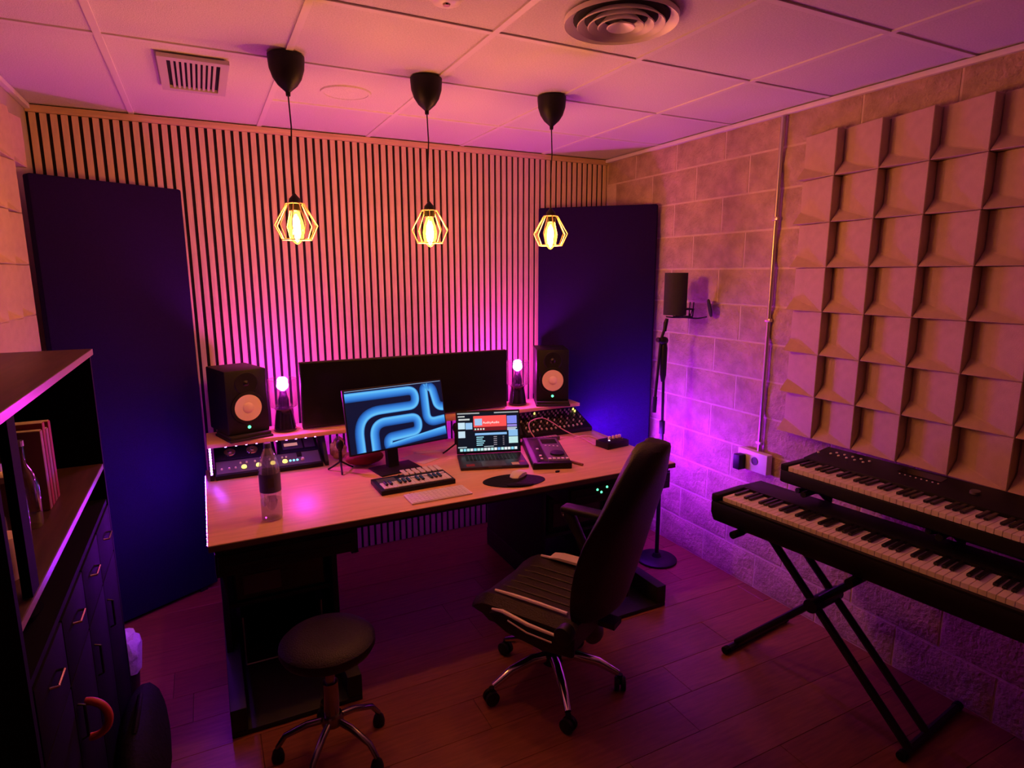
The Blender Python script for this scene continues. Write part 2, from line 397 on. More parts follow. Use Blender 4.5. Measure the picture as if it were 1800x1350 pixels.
# rack drawers below the top
for x0, x1, nm in ((.640, 1.195, 'l'), (2.26, 2.925, 'r')):
    rb = MB().box(x0, x1, -1.30, -.80, .598, .699).build('rack_drawer', 'black_metal', dk, bevel=.003)
    MB().box(x0+.01, x1-.01, -1.312, -1.301, .605, .690).build('rack_front', 'black_plastic', rb, bevel=.002)
    MB().box(x0+.03, x1-.03, -1.318, -1.3125, .640, .648).build('rail', 'black_metal', rb)
    if nm == 'r':
        for x, z in ((2.43, .672), (2.49, .678), (2.455, .655)):
            MB().lathe([(.0065, 0), (.005, .004)], 12, Matrix.Translation((x, -1.3125, z)) @ Matrix.Rotation(PI/2, 4, 'X')).build('indicator', 'led_green', rb)
MB().prism([(-1.31, .597), (-.95, .597), (-.95, .57), (-1.25, .565)], 1.175, 1.195, 'x').build('bracket', 'black_metal', dk)

# LED strips round the desk: thin tape and separate diodes
M['diode_soft'] = emit('violet_diode_soft', VIO, S_VIO*.36)
M['diode_low'] = emit('violet_diode_low', VIO, S_VIO*.16)
dioB = MB().box(-.005, .005, -.005, .005, 0, .0022).mesh('diode', 'diode_low')
dioL = MB().box(-.005, .005, -.005, .005, 0, .0022).mesh('diode', 'diode_soft')
dio = MB().box(-.005, .005, -.005, .005, 0, .0022).mesh('diode', 'diode')
def strip(label, p, q, n, nrm, size=1.0, mesh=None):
    p, q, nrm = Vector(p), Vector(q), Vector(nrm).normalized(); dr = (q-p).normalized(); w = nrm.cross(dr)
    m = Matrix((( dr.x, w.x, nrm.x, p.x), (dr.y, w.y, nrm.y, p.y), (dr.z, w.z, nrm.z, p.z), (0, 0, 0, 1)))
    t = thing('led_strip', label, 'LED strip'); t.matrix_world = m
    L = (q-p).length
    MB().box(0, L, -.005, .005, 0, .0012).build('tape', 'white', t)
    for k in range(n):
        o = inst(mesh or dio, 'diode', t, (L*(k+.5)/n, 0, .0012)); o.scale = (size, size, 1)
    return t
M['diode_dim'] = emit('violet_diode_small', (.30, .06, 1.0), 90.0)
dio2 = MB().box(-.004, .004, -.004, .004, 0, .0022).mesh('diode', 'diode_dim')
strip('violet LED strip up the shelf side by the loudspeaker near the cabinet', (.651, -.5115, .780), (.651, -.4135, .900), 10, (0, -.78, .63), mesh=dio2)
strip('violet LED strip up the shelf side facing the tall panel by the microphone', (2.8565, -.305, .765), (2.8565, -.225, .900), 8, (1, 0, 0), mesh=dio2)
strip('violet LED strip under the desk edge facing the block wall', (DX1+.0005, -1.30, .737), (DX1+.0005, -.42, .737), 22, (1, 0, .0))
strip('violet LED strip under the desk edge facing the cabinet', (DX0-.0005, -.36, .737), (DX0-.0005, -1.30, .737), 20, (-1, 0, 0), mesh=dioL)
strip('violet LED strip behind the desk facing the slat wall', (2.75, DY1+.0005, .715), (.75, DY1+.0005, .715), 24, (0, 1, 0), mesh=dioB)
strip('violet LED strip below the raised shelf above the rack effects', (.70, -.462, SZ-.0225), (1.19, -.462, SZ-.0225), 10, (0, 0, -1), mesh=dio2)

# ------------------------------------------------------------------ loudspeakers
def speaker(x, y, rz, label):
    t = thing('loudspeaker', label, 'loudspeaker', (x, y, SZ+.0305), rz, 'desk loudspeakers')
    w, h, dp = .21, .332, .27
    MB().box(-w/2, w/2, 0, dp, 0, h).build('cabinet', 'black_plastic', t, bevel=.006)
    F_ = Matrix.Translation((0, -.0005, 0)) @ Matrix.Rotation(PI/2, 4, 'X')
    def at(z): return Matrix.Translation((0, 0, z)) @ F_
    MB().lathe([(.086, 0), (.084, .006), (.072, .008), (.069, .004)], 40, at(.135)).build('surround', 'black_plastic', t, smooth=True)
    c = MB().lathe([(.0685, .007), (.060, .004), (.034, -.0001+.0008), (.001, .0006)], 40, at(.135)).build('woofer_cone', 'cone', t, smooth=True)
    MB().lathe([(.030, .0012), (.028, .008), (.020, .014), (.010, .0168), (.001, .0175)], 28, at(.135)).build('dust_cap', 'cone', c, smooth=True)
    MB().lathe([(.060, 0), (.055, .004), (.030, .0015), (.018, .001)], 36, at(.262)).build('waveguide', 'black_plastic', t, smooth=True)
    MB().lathe([(.017, .001), (.012, .006), (.004, .0085), (.001, .009)], 20, at(.262)).build('tweeter', 'black_gloss', t, smooth=True)
    MB().lathe([(.0085, 0), (.0075, .003), (.001, .004)], 16, at(.032)).build('power_light', 'led_green', t)
    return t
def pad(x, y, rz, label):
    t = thing('isolation_pad', label, 'speaker pad', (x, y, SZ+.0005), rz, 'pads under the loudspeakers')
    MB().prism([(-.11, -.03), (.11, -.03), (.11, .19), (-.11, .19)], 0, .012).build('base', 'mesh_black', t, bevel=.002)
    MB().box(-.105, .105, -.02, .185, .0122, .029).build('top_wedge', 'mesh_black', t, bevel=.003)
pad(.845, -.450, .30, 'charcoal foam pad under the loudspeaker near the cabinet')
speaker(.845, -.445, .30, 'black loudspeaker with cream cone by the lit LED strip')
pad(2.655, -.470, -.42, 'charcoal foam pad under the loudspeaker beside the navy panel')
speaker(2.655, -.465, -.42, 'black loudspeaker with cream cone by the tall panel and microphone')

# ------------------------------------------------------------------ magenta lanterns
def lantern(x, y, label):
    t = thing('lantern_lamp', label, 'lamp', (x, y, SZ+.0005), 0, 'glass lanterns on the shelf')
    MB().lathe([(.058, 0), (.060, .006), (.056, .02), (.046, .09), (.042, .112), (.047, .122), (.050, .125)], 32).build('base', 'black_gloss', t, smooth=True)
    MB().lathe([(.050, .1255), (.070, .136), (.073, .20), (.072, .285)], 36, cap=False).build('glass_shade', 'lantern_glass', t, smooth=True)
    MB().tube([(.072*math.cos(2*PI*k/36), .072*math.sin(2*PI*k/36), .285) for k in range(36)], .0016, 6, closed=True).build('rim', 'lantern_glass', t, smooth=True)
    MB().lathe([(.030, .1255), (.028, .17), (.020, .200), (.018, .222)], 20).build('socket', 'black_gloss', t, smooth=True)
    b = MB().ball((0, 0, .250), .030, .030, .027, 18, 12).build('bulb', 'mag_bulb', t, smooth=True)
lantern(1.030, -.345, 'clear glass lantern with glowing magenta bulb beside the loudspeaker near the cabinet')
lantern(2.470, -.330, 'clear glass lantern with glowing magenta bulb at the end of the wide dark monitor')

# ------------------------------------------------------------------ ultrawide monitor
t = thing('ultrawide_monitor', 'very wide switched-off black monitor on the back shelf', 'monitor', (1.739, -.395, SZ+.0005))
MB().box(-.623, .623, .002, .04, .006, .372).build('housing', 'black_plastic', t, bevel=.004)
MB().box(-.617, .617, -.002, .0015, .016, .366).build('screen', mat('screen_off', (.006, .006, .008), .25), t)
MB().prism([(-.16, -.03), (.16, -.03), (.16, .09), (-.16, .09)], 0, .0055).build('foot', 'black_plastic', t)

# ------------------------------------------------------------------ computer display with blue tube picture
yaw, tilt = .18, .20
t = thing('desktop_display', 'slim desktop display showing bent blue tubes', 'monitor', (1.53, -.735, DZ+.0005), yaw)
MB().box(-.12, .12, -.085, .085, 0, .008).build('foot', 'black_plastic', t, bevel=.003)
MB().prism([(.02, .008), (.055, .008), (.075, .20), (.045, .20)], -.03, .03, 'x').build('neck', 'black_plastic', t)
SM = Matrix.Translation((.03, -.02, .117)) @ Matrix.Rotation(-tilt, 4, 'X')
w_, h_ = .575, .338
MB().box(-w_/2, w_/2, .001, .016, 0, h_, SM).build('housing', 'black_plastic', t, bevel=.003)
M['scr_dark'] = emit('screen_navy', (.004, .006, .030), 1.0)
scr = MB().box(-w_/2+.006, w_/2-.006, -.0008, .0006, .008, h_-.006, SM).build('screen', 'scr_dark', t)
def tube_mat():
    m = bpy.data.materials.new('blue_tube'); n, l = nodes_of(m); n.remove(n['Principled BSDF'])
    uv = n.new('ShaderNodeUVMap'); sx = n.new('ShaderNodeSeparateXYZ'); rp = n.new('ShaderNodeValToRGB'); e = n.new('ShaderNodeEmission')
    l.new(uv.outputs[0], sx.inputs[0]); l.new(sx.outputs['Y'], rp.inputs[0]); l.new(rp.outputs[0], e.inputs[0]); l.new(e.outputs[0], n['Material Output'].inputs[0])
    cr = rp.color_ramp; cr.elements[0].position = 0; cr.elements[0].color = (.012, .05, .22, 1); cr.elements[1].position = 1; cr.elements[1].color = (.03, .17, .62, 1)
    for p, c in ((.22, (.03, .16, .60, 1)), (.6, (.07, .36, .92, 1)), (.85, (.16, .60, 1.0, 1))): k = cr.elements.new(p); k.color = c
    e.inputs[1].default_value = .95
    return m
M['tube'] = tube_mat()
def ribbon(parent, paths, z0, name):
    vs, fs, uvs = [], [], []
    for li, (pts, wd_) in enumerate(paths):
        P = []
        for i, p in enumerate(pts):                       # round the corners
            if len(p) == 3 and 0 < i < len(pts)-1:
                a, b, c = Vector(pts[i-1][:2]), Vector(p[:2]), Vector(pts[i+1][:2]); r_ = p[2]
                d1, d2 = (a-b).normalized(), (c-b).normalized(); s0, s1 = b+d1*r_, b+d2*r_
                for k in range(13):
                    q = k/12; P.append(s0*(1-q)**2+b*2*q*(1-q)+s1*q*q)
            else: P.append(Vector(p[:2]))
        o = len(vs)
        for i, p in enumerate(P):
            a, b = P[max(0, i-1)], P[min(len(P)-1, i+1)]; tt = (b-a).normalized(); nn = Vector((-tt.y, tt.x))
            for s_ in (-1, 1):
                q = p+nn*(s_*wd_/2); q.x = min(max(q.x, .002), .998); q.y = min(max(q.y, .002), .586)
                v_ = SM @ Vector(((q.x-.5)*(w_-.014), z0-.00003*li, .008+q.y*(w_-.014)*.957))
                vs.append(tuple(v_)); uvs.append((i, 0 if s_ < 0 else 1))
        for i in range(len(P)-1): fs.append((o+2*i, o+2*i+2, o+2*i+3, o+2*i+1))
    me = bpy.data.meshes.new(name); me.from_pydata(vs, [], fs); ul = me.uv_layers.new(name='UVMap')
    for lp in me.loops: ul.data[lp.index].uv = uvs[lp.vertex_index]
    me.materials.append(M['tube']); o = bpy.data.objects.new(name, me); COL.objects.link(o); o.parent = parent
    return o
# picture space: x 0..1, y 0..0.58
tw = .090
ribbon(scr, [([(.0, .535), (.70, .535, .075), (.70, .385, .075), (.10, .385, .24), (.10, .0)], tw),
             ([(.245, .0), (.245, .262, .13), (.70, .262, .068), (.70, .125, .068), (.37, .105, .052), (.37, .0, .050), (1.0, .085)], tw),
             ([(1.0, .33), (.935, .34, .05), (.895, .555, .06), (.80, .555, .045), (.80, .185, .10), (1.0, .20)], tw)], -.0012, 'wallpaper_tubes')
MB().box(-w_/2+.010, w_/2-.010, -.0014, -.0012, h_-.012, h_-.009, SM).build('menu_bar', emit('menu_bar', (.25, .45, .75), .7), scr)

# ------------------------------------------------------------------ laptop
t = thing('laptop', 'open dark laptop with a music app and red banner on screen', 'laptop', (2.072, -.75, DZ+.0005), -.30)
lw_, ld = .368, .245
base = MB().box(-lw_/2, lw_/2, -ld, .004, 0, .016).build('base', mat('space_grey', (.05, .045, .06), .4, metal=.5), t, bevel=.004)
km = MB().box(-.0075, .0075, -.0068, .0068, 0, .0016).mesh('key', 'black_plastic')
for rr in range(6):
    for k in range(14): inst(km, 'key', base, (-.135+.0208*k, -.026-.0185*rr, .0161))
MB().box(-.065, .065, -.232, -.150, .0161, .0164).build('trackpad', mat('trackpad', (.07, .06, .075), .3), base)
MB().box(-.035, .035, -.2465, -.2445, .010, .0155).build('notch', 'grey_plastic', base)
MB().box(.095, .135, -.232, -.190, .0161, .0165).build('sticker', 'paper', base)
MB().box(-.150, -.105, -.225, -.185, .0161, .0165).build('sticker', 'red_cloth', base)
MB().box(.140, .172, -.190, -.165, .0161, .0165).build('sticker', 'red_cloth', base)
LM = Matrix.Translation((0, 0, .016)) @ Matrix.Rotation(-.22, 4, 'X')
lid = MB().box(-lw_/2, lw_/2, .001, .006, .002, .245, LM).build('lid', 'black_plastic', t, bevel=.002)
def panel(name, x0, x1, y0, y1, col, s, dz):
    MB().box((x0-.5)*.352, (x1-.5)*.352, -.0002-dz*.0004, .0004, .012+y0*.225, .012+y1*.225, LM).build(name, emit(name, col, s), lid)
panel('screen', 0, 1, 0, 1, (.004, .007, .015), 1.0, 0)
panel('banner', .26, .80, .62, .90, (1.0, .10, .10), .85, 1)
panel('banner_shade', .26, .80, .52, .62, (.16, .012, .02), .8, 1)
panel('album_cover', .28, .40, .66, .83, (.35, .60, .95), .9, 2)
for x0, y0, c in ((.01, .58, (.55, .85, 1.0)), (.13, .57, (.30, .60, .95)), (.01, .36, (.55, .80, .95)), (.83, .36, (.25, .55, .90)), (.83, .18, (.50, .85, .85))):
    panel('thumbnail', x0, x0+(.11 if x0 < .5 else .15), y0, y0+.165, c, .9, 1)
panel('side_card', .81, .97, .68, .88, (.22, .28, .95), .9, 1)
panel('side_card', .81, .97, .60, .66, (.35, .30, .95), .7, 1)
panel('highlight_row', .28, .80, .41, .465, (.25, .55, .95), .9, 1)
for k in range(5):
    panel('track_row', .30, .30+.10+.02*(k % 3), .15+.05*k, .175+.05*k, (.30, .70, .85), .9, 2)
    panel('track_time', .58, .635, .15+.05*k, .17+.05*k, (.5, .5, .6), .5, 2)
    panel('track_time', .73, .755, .15+.05*k, .17+.05*k, (.5, .5, .6), .4, 2)
for k in range(4): panel('button', .275+.045*k, .30+.045*k, .545, .585, (.4, .95, .75) if k == 0 else (.7, .85, .8), .9, 2)
for k in range(17): panel('dock_icon', .03+.0555*k, .075+.0555*k, .02, .085, random.choice([(.25, .75, .95), (.5, .9, .9), (.75, .9, .95), (.2, .5, .9)]), .9, 1)
panel('menu_bar', .0, .36, .955, .985, (.6, .75, .8), .5, 1); panel('menu_bar', .60, 1.0, .955, .985, (.6, .75, .8), .5, 1)
panel('now_playing', .0, .14, .105, .135, (.5, .75, .85), .6, 1); panel('player_bar', .42, .58, .115, .13, (.6, .8, .9), .7, 1)
panel('caption', .02, .20, .80, .84, (.7, .85, .85), .7, 1); panel('caption', .01, .12, .88, .91, (.7, .85, .85), .7, 1)
panel('caption', .81, .95, .51, .55, (.6, .75, .95), .7, 1); panel('caption', .81, .97, .555, .585, (.6, .8, .95), .7, 1)
cu = bpy.data.curves.new('banner_text', 'FONT'); cu.body = 'AudityAudio'; cu.size = .030; cu.extrude = .0001
to = bpy.data.objects.new('banner_text', cu); COL.objects.link(to)
bpy.context.view_layer.update()
me = bpy.data.meshes.new_from_object(to.evaluated_get(bpy.context.evaluated_depsgraph_get())); bpy.data.objects.remove(to)
me.transform(LM @ Matrix.Translation(((.40-.5)*.352+.004, -.0014, .012+.70*.225)) @ Matrix.Rotation(PI/2, 4, 'X') @ Matrix.Scale(.62, 4))
me.materials.clear(); me.materials.append(emit('banner_text', (1, .95, .95), 1.0))
o = bpy.data.objects.new('banner_text', me); COL.objects.link(o); o.parent = lid

# ------------------------------------------------------------------ piano-style keys
def key_bed(parent, nwhite, kw, kl, first=0, z=0.0, th=.018, start=0.0, y0=0.0):
    wm = MB().box(.0005, kw-.0005, 0, kl, 0, th).mesh('white_key', 'key', bevel=.0012, seg=1, smooth=False)
    bw, bl, bh = kw*.56, kl*.62, th+.010
    bm_ = MB().prism([(-bw/2, 0), (bw/2, 0), (bw/2, bl), (-bw/2, bl)], th+.0004, bh).mesh('black_key', 'black_key', bevel=.0015, seg=1, smooth=False)
    for k in range(nwhite):
        inst(wm, 'white_key', parent, (start+k*kw, y0, z))
        if (k+first) % 7 in (0, 1, 3, 4, 5) and k < nwhite-1:
            inst(bm_, 'black_key', parent, (start+(k+1)*kw, y0+kl-bl-.001, z))

# small controller keyboard on the desk
t = thing('midi_controller', 'small black controller keyboard with two octaves of keys and white pads', 'midi keyboard', (1.355, -1.105, DZ+.0005), .02)
MB().box(0, .375, 0, .195, 0, .024).build('body', 'black_plastic', t, bevel=.004)
key_bed(t, 15, .0228, .085, 0, .0242, .006, .018, .012)
pm = MB().box(-.013, .013, -.009, .009, 0, .006).mesh('pad', 'white', bevel=.002)
for k in range(8):
    inst(pm, 'pad', t, (.135+.030*k, .118, .0242))
    inst(MB().lathe([(.006, 0), (.0055, .012)], 12).mesh('knob', 'grey_plastic') if k == 0 else km2, 'knob', t, (.135+.030*k, .160, .0242))
    if k == 0: km2 = t.children[-1].data
MB().box(.02, .11, .115, .17, .0242, .0252).build('button_panel', 'grey_plastic', t)
# white computer keyboard
t = thing('computer_keyboard', 'flat white computer keyboard in front of the controller keyboard', 'keyboard', (1.448, -1.277, DZ+.0005), .012)
MB().box(0, .298, 0, .128, 0, .007).build('body', 'white', t, bevel=.003)
km3 = MB().box(-.0085, .0085, -.0085, .0085, 0, .0022).mesh('key', 'white', bevel=.0012, seg=1)
for rr in range(6):
    for k in range(14): inst(km3, 'key', t, (.018+.0202*k, .014+.0202*rr, .0071))
MB().box(.01, .055, .1235, .1265, .0071, .0075).build('status_marks', 'black_plastic', t)
# mouse mat and mouse
t = thing('mouse_mat', 'black mouse mat with a rounded wrist rest', 'mouse mat', (2.005, -1.195, DZ+.0005), -.25)
MB().prism([(.145*math.cos(a)*(1+.10*math.cos(2*a)), .098*math.sin(a)) for a in [2*PI*k/48 for k in range(48)]], 0, .003).build('mat', 'bag', t)
MB().lathe([(.055, .0032), (.052, .009), (.03, .013), (.005, .014)], 28, Matrix.Translation((.015, -.075, 0)) @ Matrix.Scale(1.25, 4, (1, 0, 0)) @ Matrix.Scale(.5, 4, (0, 1, 0))).build('wrist_rest', 'bag', t, smooth=True)
t = thing('computer_mouse', 'white low arched computer mouse on the black mat', 'mouse', (2.058, -1.140, DZ+.0038), .55)
vs, fs = [], []
for i in range(9):
    for j in range(9):
        a, b = -1+i/4, -1+j/4; x = a*.055*math.sqrt(1-b*b*.30); y = b*.030*math.sqrt(1-a*a*.35)
        vs.append((x, y, .024*(1-a*a)**.7*(1-.35*b*b)+.0035))
for i in range(8):
    for j in range(8): k = i*9+j; fs.append((k, k+9, k+10, k+1))
n0 = len(vs); vs += [(x, y, 0) for x, y, z in vs]; fs += [tuple(n0+q for q in f[::-1]) for f in fs]
rg = [i*9 for i in range(9)]+[72+j for j in range(1, 9)]+[i*9+8 for i in range(7, -1, -1)]+[j for j in range(7, 0, -1)]
fs += [(rg[k], rg[(k+1) % len(rg)], n0+rg[(k+1) % len(rg)], n0+rg[k]) for k in range(len(rg))]
MB().add(vs, fs).build('shell', 'white', t, smooth=True)

# ------------------------------------------------------------------ drum machine in front of the mixer
t = thing('drum_machine', 'grey sampler box with dial and rows of pads beside the laptop', 'sampler', (2.353, -.905, DZ+.0005), -.36)
MB().prism([(-.235, 0), (.235, 0), (.235, .048), (-.235, .034)], -.105, .105, 'x').build('body', 'black_plastic', t, bevel=.004)
TM = Matrix.Translation((0, 0, .0412)) @ Matrix.Rotation(.0298, 4, 'X')
MB().box(-.100, -.082, -.228, .228, 0, .002, TM).build('side_rail', 'grey_plastic', t)
MB().box(-.076, -.020, -.20, .21, 0, .002, TM).build('strip_panel', 'black_gloss', t)
MB().box(-.014, .098, -.20, .21, 0, .002, TM).build('face_panel', 'grey_plastic', t)
MB().box(-.005, .085, .10, .19, .0021, .003, TM).build('display', 'black_gloss', t)
MB().lathe([(.040, .002), (.038, .012), (.010, .013)], 28, TM @ Matrix.Translation((.050, -.09, 0))).build('dial', 'black_plastic', t, smooth=True)
pm2 = MB().box(-.008, .008, -.010, .010, 0, .006).mesh('pad', 'white', bevel=.002)
for k in range(5):
    o = inst(pm2, 'pad', t); o.matrix_local = TM @ Matrix.Translation((-.004+.0235*k, -.175, .0021))
for k in range(4):
    o = inst(pm2, 'button', t); o.matrix_local = TM @ Matrix.Translation((.010+.022*k, .06-.005*k, .0021)) @ Matrix.Scale(.6, 4)
for yy in (-.17, -.12, .0): o = inst(pm2, 'slider_cap', t); o.matrix_local = TM @ Matrix.Translation((-.048, yy, .0021)) @ Matrix.Scale(.9, 4)
for k in range(5): MB().cyl((-.08+.04*k, .232, .030), (-.08+.04*k, .246, .030), .006, 10).build('jack', 'grey_plastic', t)
tag(MB().tube(curve([(2.425, -.640, .790), (2.415, -.60, .83), (2.44, -.56, .868), (2.53, -.55, .880), (2.60, -.56, .845), (2.66, -.59, .80), (2.72, -.64, .765), (2.745, -.72, .7545), (2.725, -.86, .7545)]), .0035, 8).build('cable', 'pink_film', smooth=True),
    'pale cable looping from the sampler box toward the effects pedal', 'cable')

# ------------------------------------------------------------------ mixer on the raised rack by the navy panel
t = thing('mixing_desk', 'black mixer covered in rows of small knobs below the loudspeaker by the tall panel', 'mixer', (2.425, -.545, DZ+.0005))
a = math.atan2(.105, .27)
MB().prism([(0, 0), (.225, 0), (.225, .120), (0, .028)], 0, .49, 'x').build('body', 'black_plastic', t, bevel=.003)
TM = Matrix.Translation((0, 0, .0285)) @ Matrix.Rotation(math.atan2(.092, .23), 4, 'X')
kn = MB().lathe([(.0055, 0), (.005, .013), (.003, .0135)], 10).mesh('knob', 'grey_plastic', smooth=True)
kn2 = MB().lathe([(.0055, 0), (.005, .013), (.003, .0135)], 10).mesh('knob', 'white', smooth=True)
kn3 = MB().lathe([(.0062, 0), (.005, .013), (.003, .0135)], 10).mesh('knob', 'led_yellow', smooth=True)
for rr in range(7):
    for k in range(14):
        me_ = kn2 if rr >= 5 else (kn if (rr+k) % 3 else kn2)
        if (rr, k) in ((6, 13), (6, 4), (5, 13)): me_ = kn3
        o = inst(me_, 'knob', t); o.matrix_local = TM @ Matrix.Translation((.025+.0335*k, .065+.024*rr, .0006))
fd = MB().box(-.004, .004, -.007, .007, 0, .009).mesh('fader_cap', 'white')
for k in range(13): o = inst(fd, 'fader_cap', t); o.matrix_local = TM @ Matrix.Translation((.025+.0335*k, .025+.014*random.random(), .0006))
# small synth strip in front of the mixer
t = thing('step_sequencer', 'slim grey step sequencer lying in front of the knob-covered mixer', 'sequencer', (2.28, -.640, DZ+.0005), .0)
MB().box(0, .33, 0, .055, 0, .022).build('body', 'grey_plastic', t, bevel=.003)
for k in range(16): MB().box(.008+.0198*k, .022+.0198*k, .010, .034, .0222, .0245).build('button', 'pink_film', t)

# ------------------------------------------------------------------ rack effects under the shelf by the cabinet
t = thing('tape_echo', 'black sloping effects unit with two chrome reel knobs under the shelf', 'effects unit', (.668, -.400, DZ+.0005))
MB().prism([(0, 0), (.165, 0), (.165, .145), (0, .072)], 0, .30, 'x').build('body', 'black_plastic', t, bevel=.003)
TM = Matrix.Translation((0, 0, .0725)) @ Matrix.Rotation(math.atan2(.073, .165), 4, 'X')
for x in (.075, .185):
    o = MB().lathe([(.030, 0), (.028, .004), (.012, .006), (.010, .020), (.008, .021)], 24, TM @ Matrix.Translation((x, .055, .0005))).build('reel_knob', 'chrome', t, smooth=True)
t = thing('tape_deck', 'dark sampler with small pink display window under the shelf', 'effects unit', (.985, -.400, DZ+.0005))
MB().prism([(0, 0), (.165, 0), (.165, .145), (0, .072)], 0, .205, 'x').build('body', 'black_plastic', t, bevel=.003)
MB().box(.02, .125, .02, .13, 0, .002, TM).build('face_plate', 'grey_plastic', t)
MB().box(.03, .10, .045, .07, .0022, .003, TM).build('display', emit('pink_display', (.9, .35, .32), .6), t)
MB().box(.135, .19, .02, .15, 0, .002, TM).build('side_plate', 'grey_plastic', t)
MB().box(.09, .125, .138, .155, .0005, .004, TM).build('badge', 'cone', t)
t = thing('channel_strip', 'low sloping console strip with a row of lit yellow buttons', 'console', (.668, -.515, DZ+.0005))
MB().prism([(0, 0), (.108, 0), (.108, .070), (0, .022)], 0, .525, 'x').build('body', 'black_plastic', t, bevel=.003)
TM = Matrix.Translation((0, 0, .0225)) @ Matrix.Rotation(math.atan2(.048, .108), 4, 'X')
MB().box(.006, .515, .012, .108, 0, .0016, TM).build('face_plate', 'grey_plastic', t)
lb = MB().lathe([(.0135, 0), (.012, .007), (.004, .009)], 16).mesh('lit_button', 'led_yellow', smooth=True)
lc = MB().lathe([(.0065, 0), (.0055, .005)], 12).mesh('cyan_light', 'led_cyan', smooth=True)
lp_ = MB().lathe([(.0055, 0), (.0045, .007)], 10).mesh('small_knob', 'cone', smooth=True)
for x in (.135, .205, .275, .335): o = inst(lb, 'lit_button', t); o.matrix_local = TM @ Matrix.Translation((x, .045, .0018))
o = inst(lp_, 'lit_button', t); o.matrix_local = TM @ Matrix.Translation((.425, .045, .0018)) @ Matrix.Scale(1.6, 4)
for x in (.362, .380, .398): o = inst(lc, 'cyan_light', t); o.matrix_local = TM @ Matrix.Translation((x, .045, .0018))
for x in (.03, .065, .095, .120, .150, .190, .218, .262, .290, .325, .345): o = inst(lp_, 'small_knob', t); o.matrix_local = TM @ Matrix.Translation((x, .045 if x < .1 else .078, .0018))
MB().box(.40, .425, .070, .105, .0018, .006, TM).build('fader', 'black_gloss', t)

# ------------------------------------------------------------------ small things on the desk
t = thing('water_bottle', 'clear plastic water bottle standing at the front of the desk', 'bottle', (.872, -1.150, DZ+.0005))
MB().lathe([(.030, 0), (.041, .004), (.0425, .012), (.0425, .09), (.041, .10), (.0425, .11), (.0425, .21), (.040, .235), (.030, .275), (.017, .305), (.0135, .312), (.0135, .330)], 32).build('body', 'pet', t, smooth=True)
MB().lathe([(.028, .002), (.040, .006), (.0410, .013), (.0410, .088)], 32).build('water', 'water', t, smooth=True)
MB().lathe([(.0432, .125), (.0432, .205)], 32, cap=False).build('wrapper', mat('wrapper', (.10, .09, .17), .4), t, smooth=True)
MB().lathe([(.0155, .312), (.0155, .330), (.014, .333)], 20).build('cap', mat('blue_cap', (.10, .10, .22), .4), t)
MB().box(-.012, .012, -.0442, -.0436, .150, .190).build('printed_mark', 'grey_plastic', t)
t = thing('zip_pouch', 'dark red cloth pouch lying behind the desktop display', 'pouch', (1.40, -.585, DZ))
MB().ball((0, 0, .04), .105, .06, .0395, 20, 10).build('body', 'red_cloth', t, smooth=True)
MB().tube([(-.09, -.02, .05), (0, -.035, .066), (.09, -.02, .05)], .0025, 6).build('zip', 'grey_plastic', t)
def tripod(x, y, rz, s, label, headlabel=None):
    t = thing('tabletop_tripod', label, 'tripod', (x, y, DZ+.0005), rz, 'mini tripods on the desk')
    for k in range(3):
        a = 2*PI*k/3; MB().tube([(0, 0, .055*s), (.05*s*math.cos(a), .05*s*math.sin(a), .02*s), (.075*s*math.cos(a), .075*s*math.sin(a), .005)], .0048, 8).build('leg', 'black_plastic', t)
    MB().cyl((0, 0, .05*s), (0, 0, .11*s), .009, 12).build('stem', 'black_plastic', t)
    MB().ball((0, 0, .118*s), .011).build('ball_joint', 'black_metal', t, smooth=True)
    hb = MB().ball((0, 0, .145*s), .020, .020, .028).build('head', 'black_plastic', t, smooth=True)
tripod(1.262, -.640, .4, .98, 'black mini tripod with rounded head by the red pouch')
tripod(1.925, -.610, .9, 1.05, 'black mini tripod with rounded head between display and laptop')
t = thing('plastic_wrap', 'crumpled pink plastic bag behind the mini tripod', 'plastic bag', (1.29, -.43, DZ))
rnd = random.Random(3); mb = MB().ball((0, 0, .06), .045, .035, .058, 16, 10)
mb.v = [(x*(1+rnd.uniform(-.28, .28)), y*(1+rnd.uniform(-.28, .28)), max(.001, z*(1+rnd.uniform(-.18, .18)))) for x, y, z in mb.v]
mb.build('film', 'pink_film', t)
for x, y, rz, w2, l2, nm in ((1.70, -.62, .5, .12, .18, 'white paper sheet on the desk behind the display'), (1.80, -.52, -.2, .20, .05, 'folded paper strip on the desk near the shelf')):
    tag(MB().box(-w2/2, w2/2, -l2/2, l2/2, 0, .0012).build('paper_sheet', 'paper', loc=(x, y, DZ+.0005)), nm, 'paper').rotation_euler.z = rz
t = thing('effects_pedal', 'black effects box with pale knobs at the desk end by the navy panel', 'effects pedal', (2.82, -.905, DZ+.0005), .12)
MB().box(-.085, .085, -.05, .06, 0, .040).build('body', 'black_plastic', t, bevel=.004)
for x in (-.010, .022, .050, .072): MB().lathe([(.0095, .0402), (.0085, .056), (.006, .057)], 14, Matrix.Translation((x, .02, 0))).build('knob', 'cone', t, smooth=True)
MB().lathe([(.006, .0402), (.005, .0425)], 12, Matrix.Translation((-.035, -.005, 0))).build('light', 'led_white', t)
MB().lathe([(.006, .0402), (.006, .052)], 12, Matrix.Translation((.05, -.025, 0))).build('switch', 'chrome', t)
tag(MB().tube(curve([(2.742, -.870, .785), (2.72, -.84, .80), (2.69, -.80, .805), (2.66, -.72, .775)]), .0045, 8).build('jack_lead', 'pink_film', smooth=True), 'short pale jack lead plugged into the effects box', 'cable')
t = thing('marker_pen', 'dark marker pen lying by the sampler box', 'pen', (2.432, -1.105, DZ+.0005), 1.9)
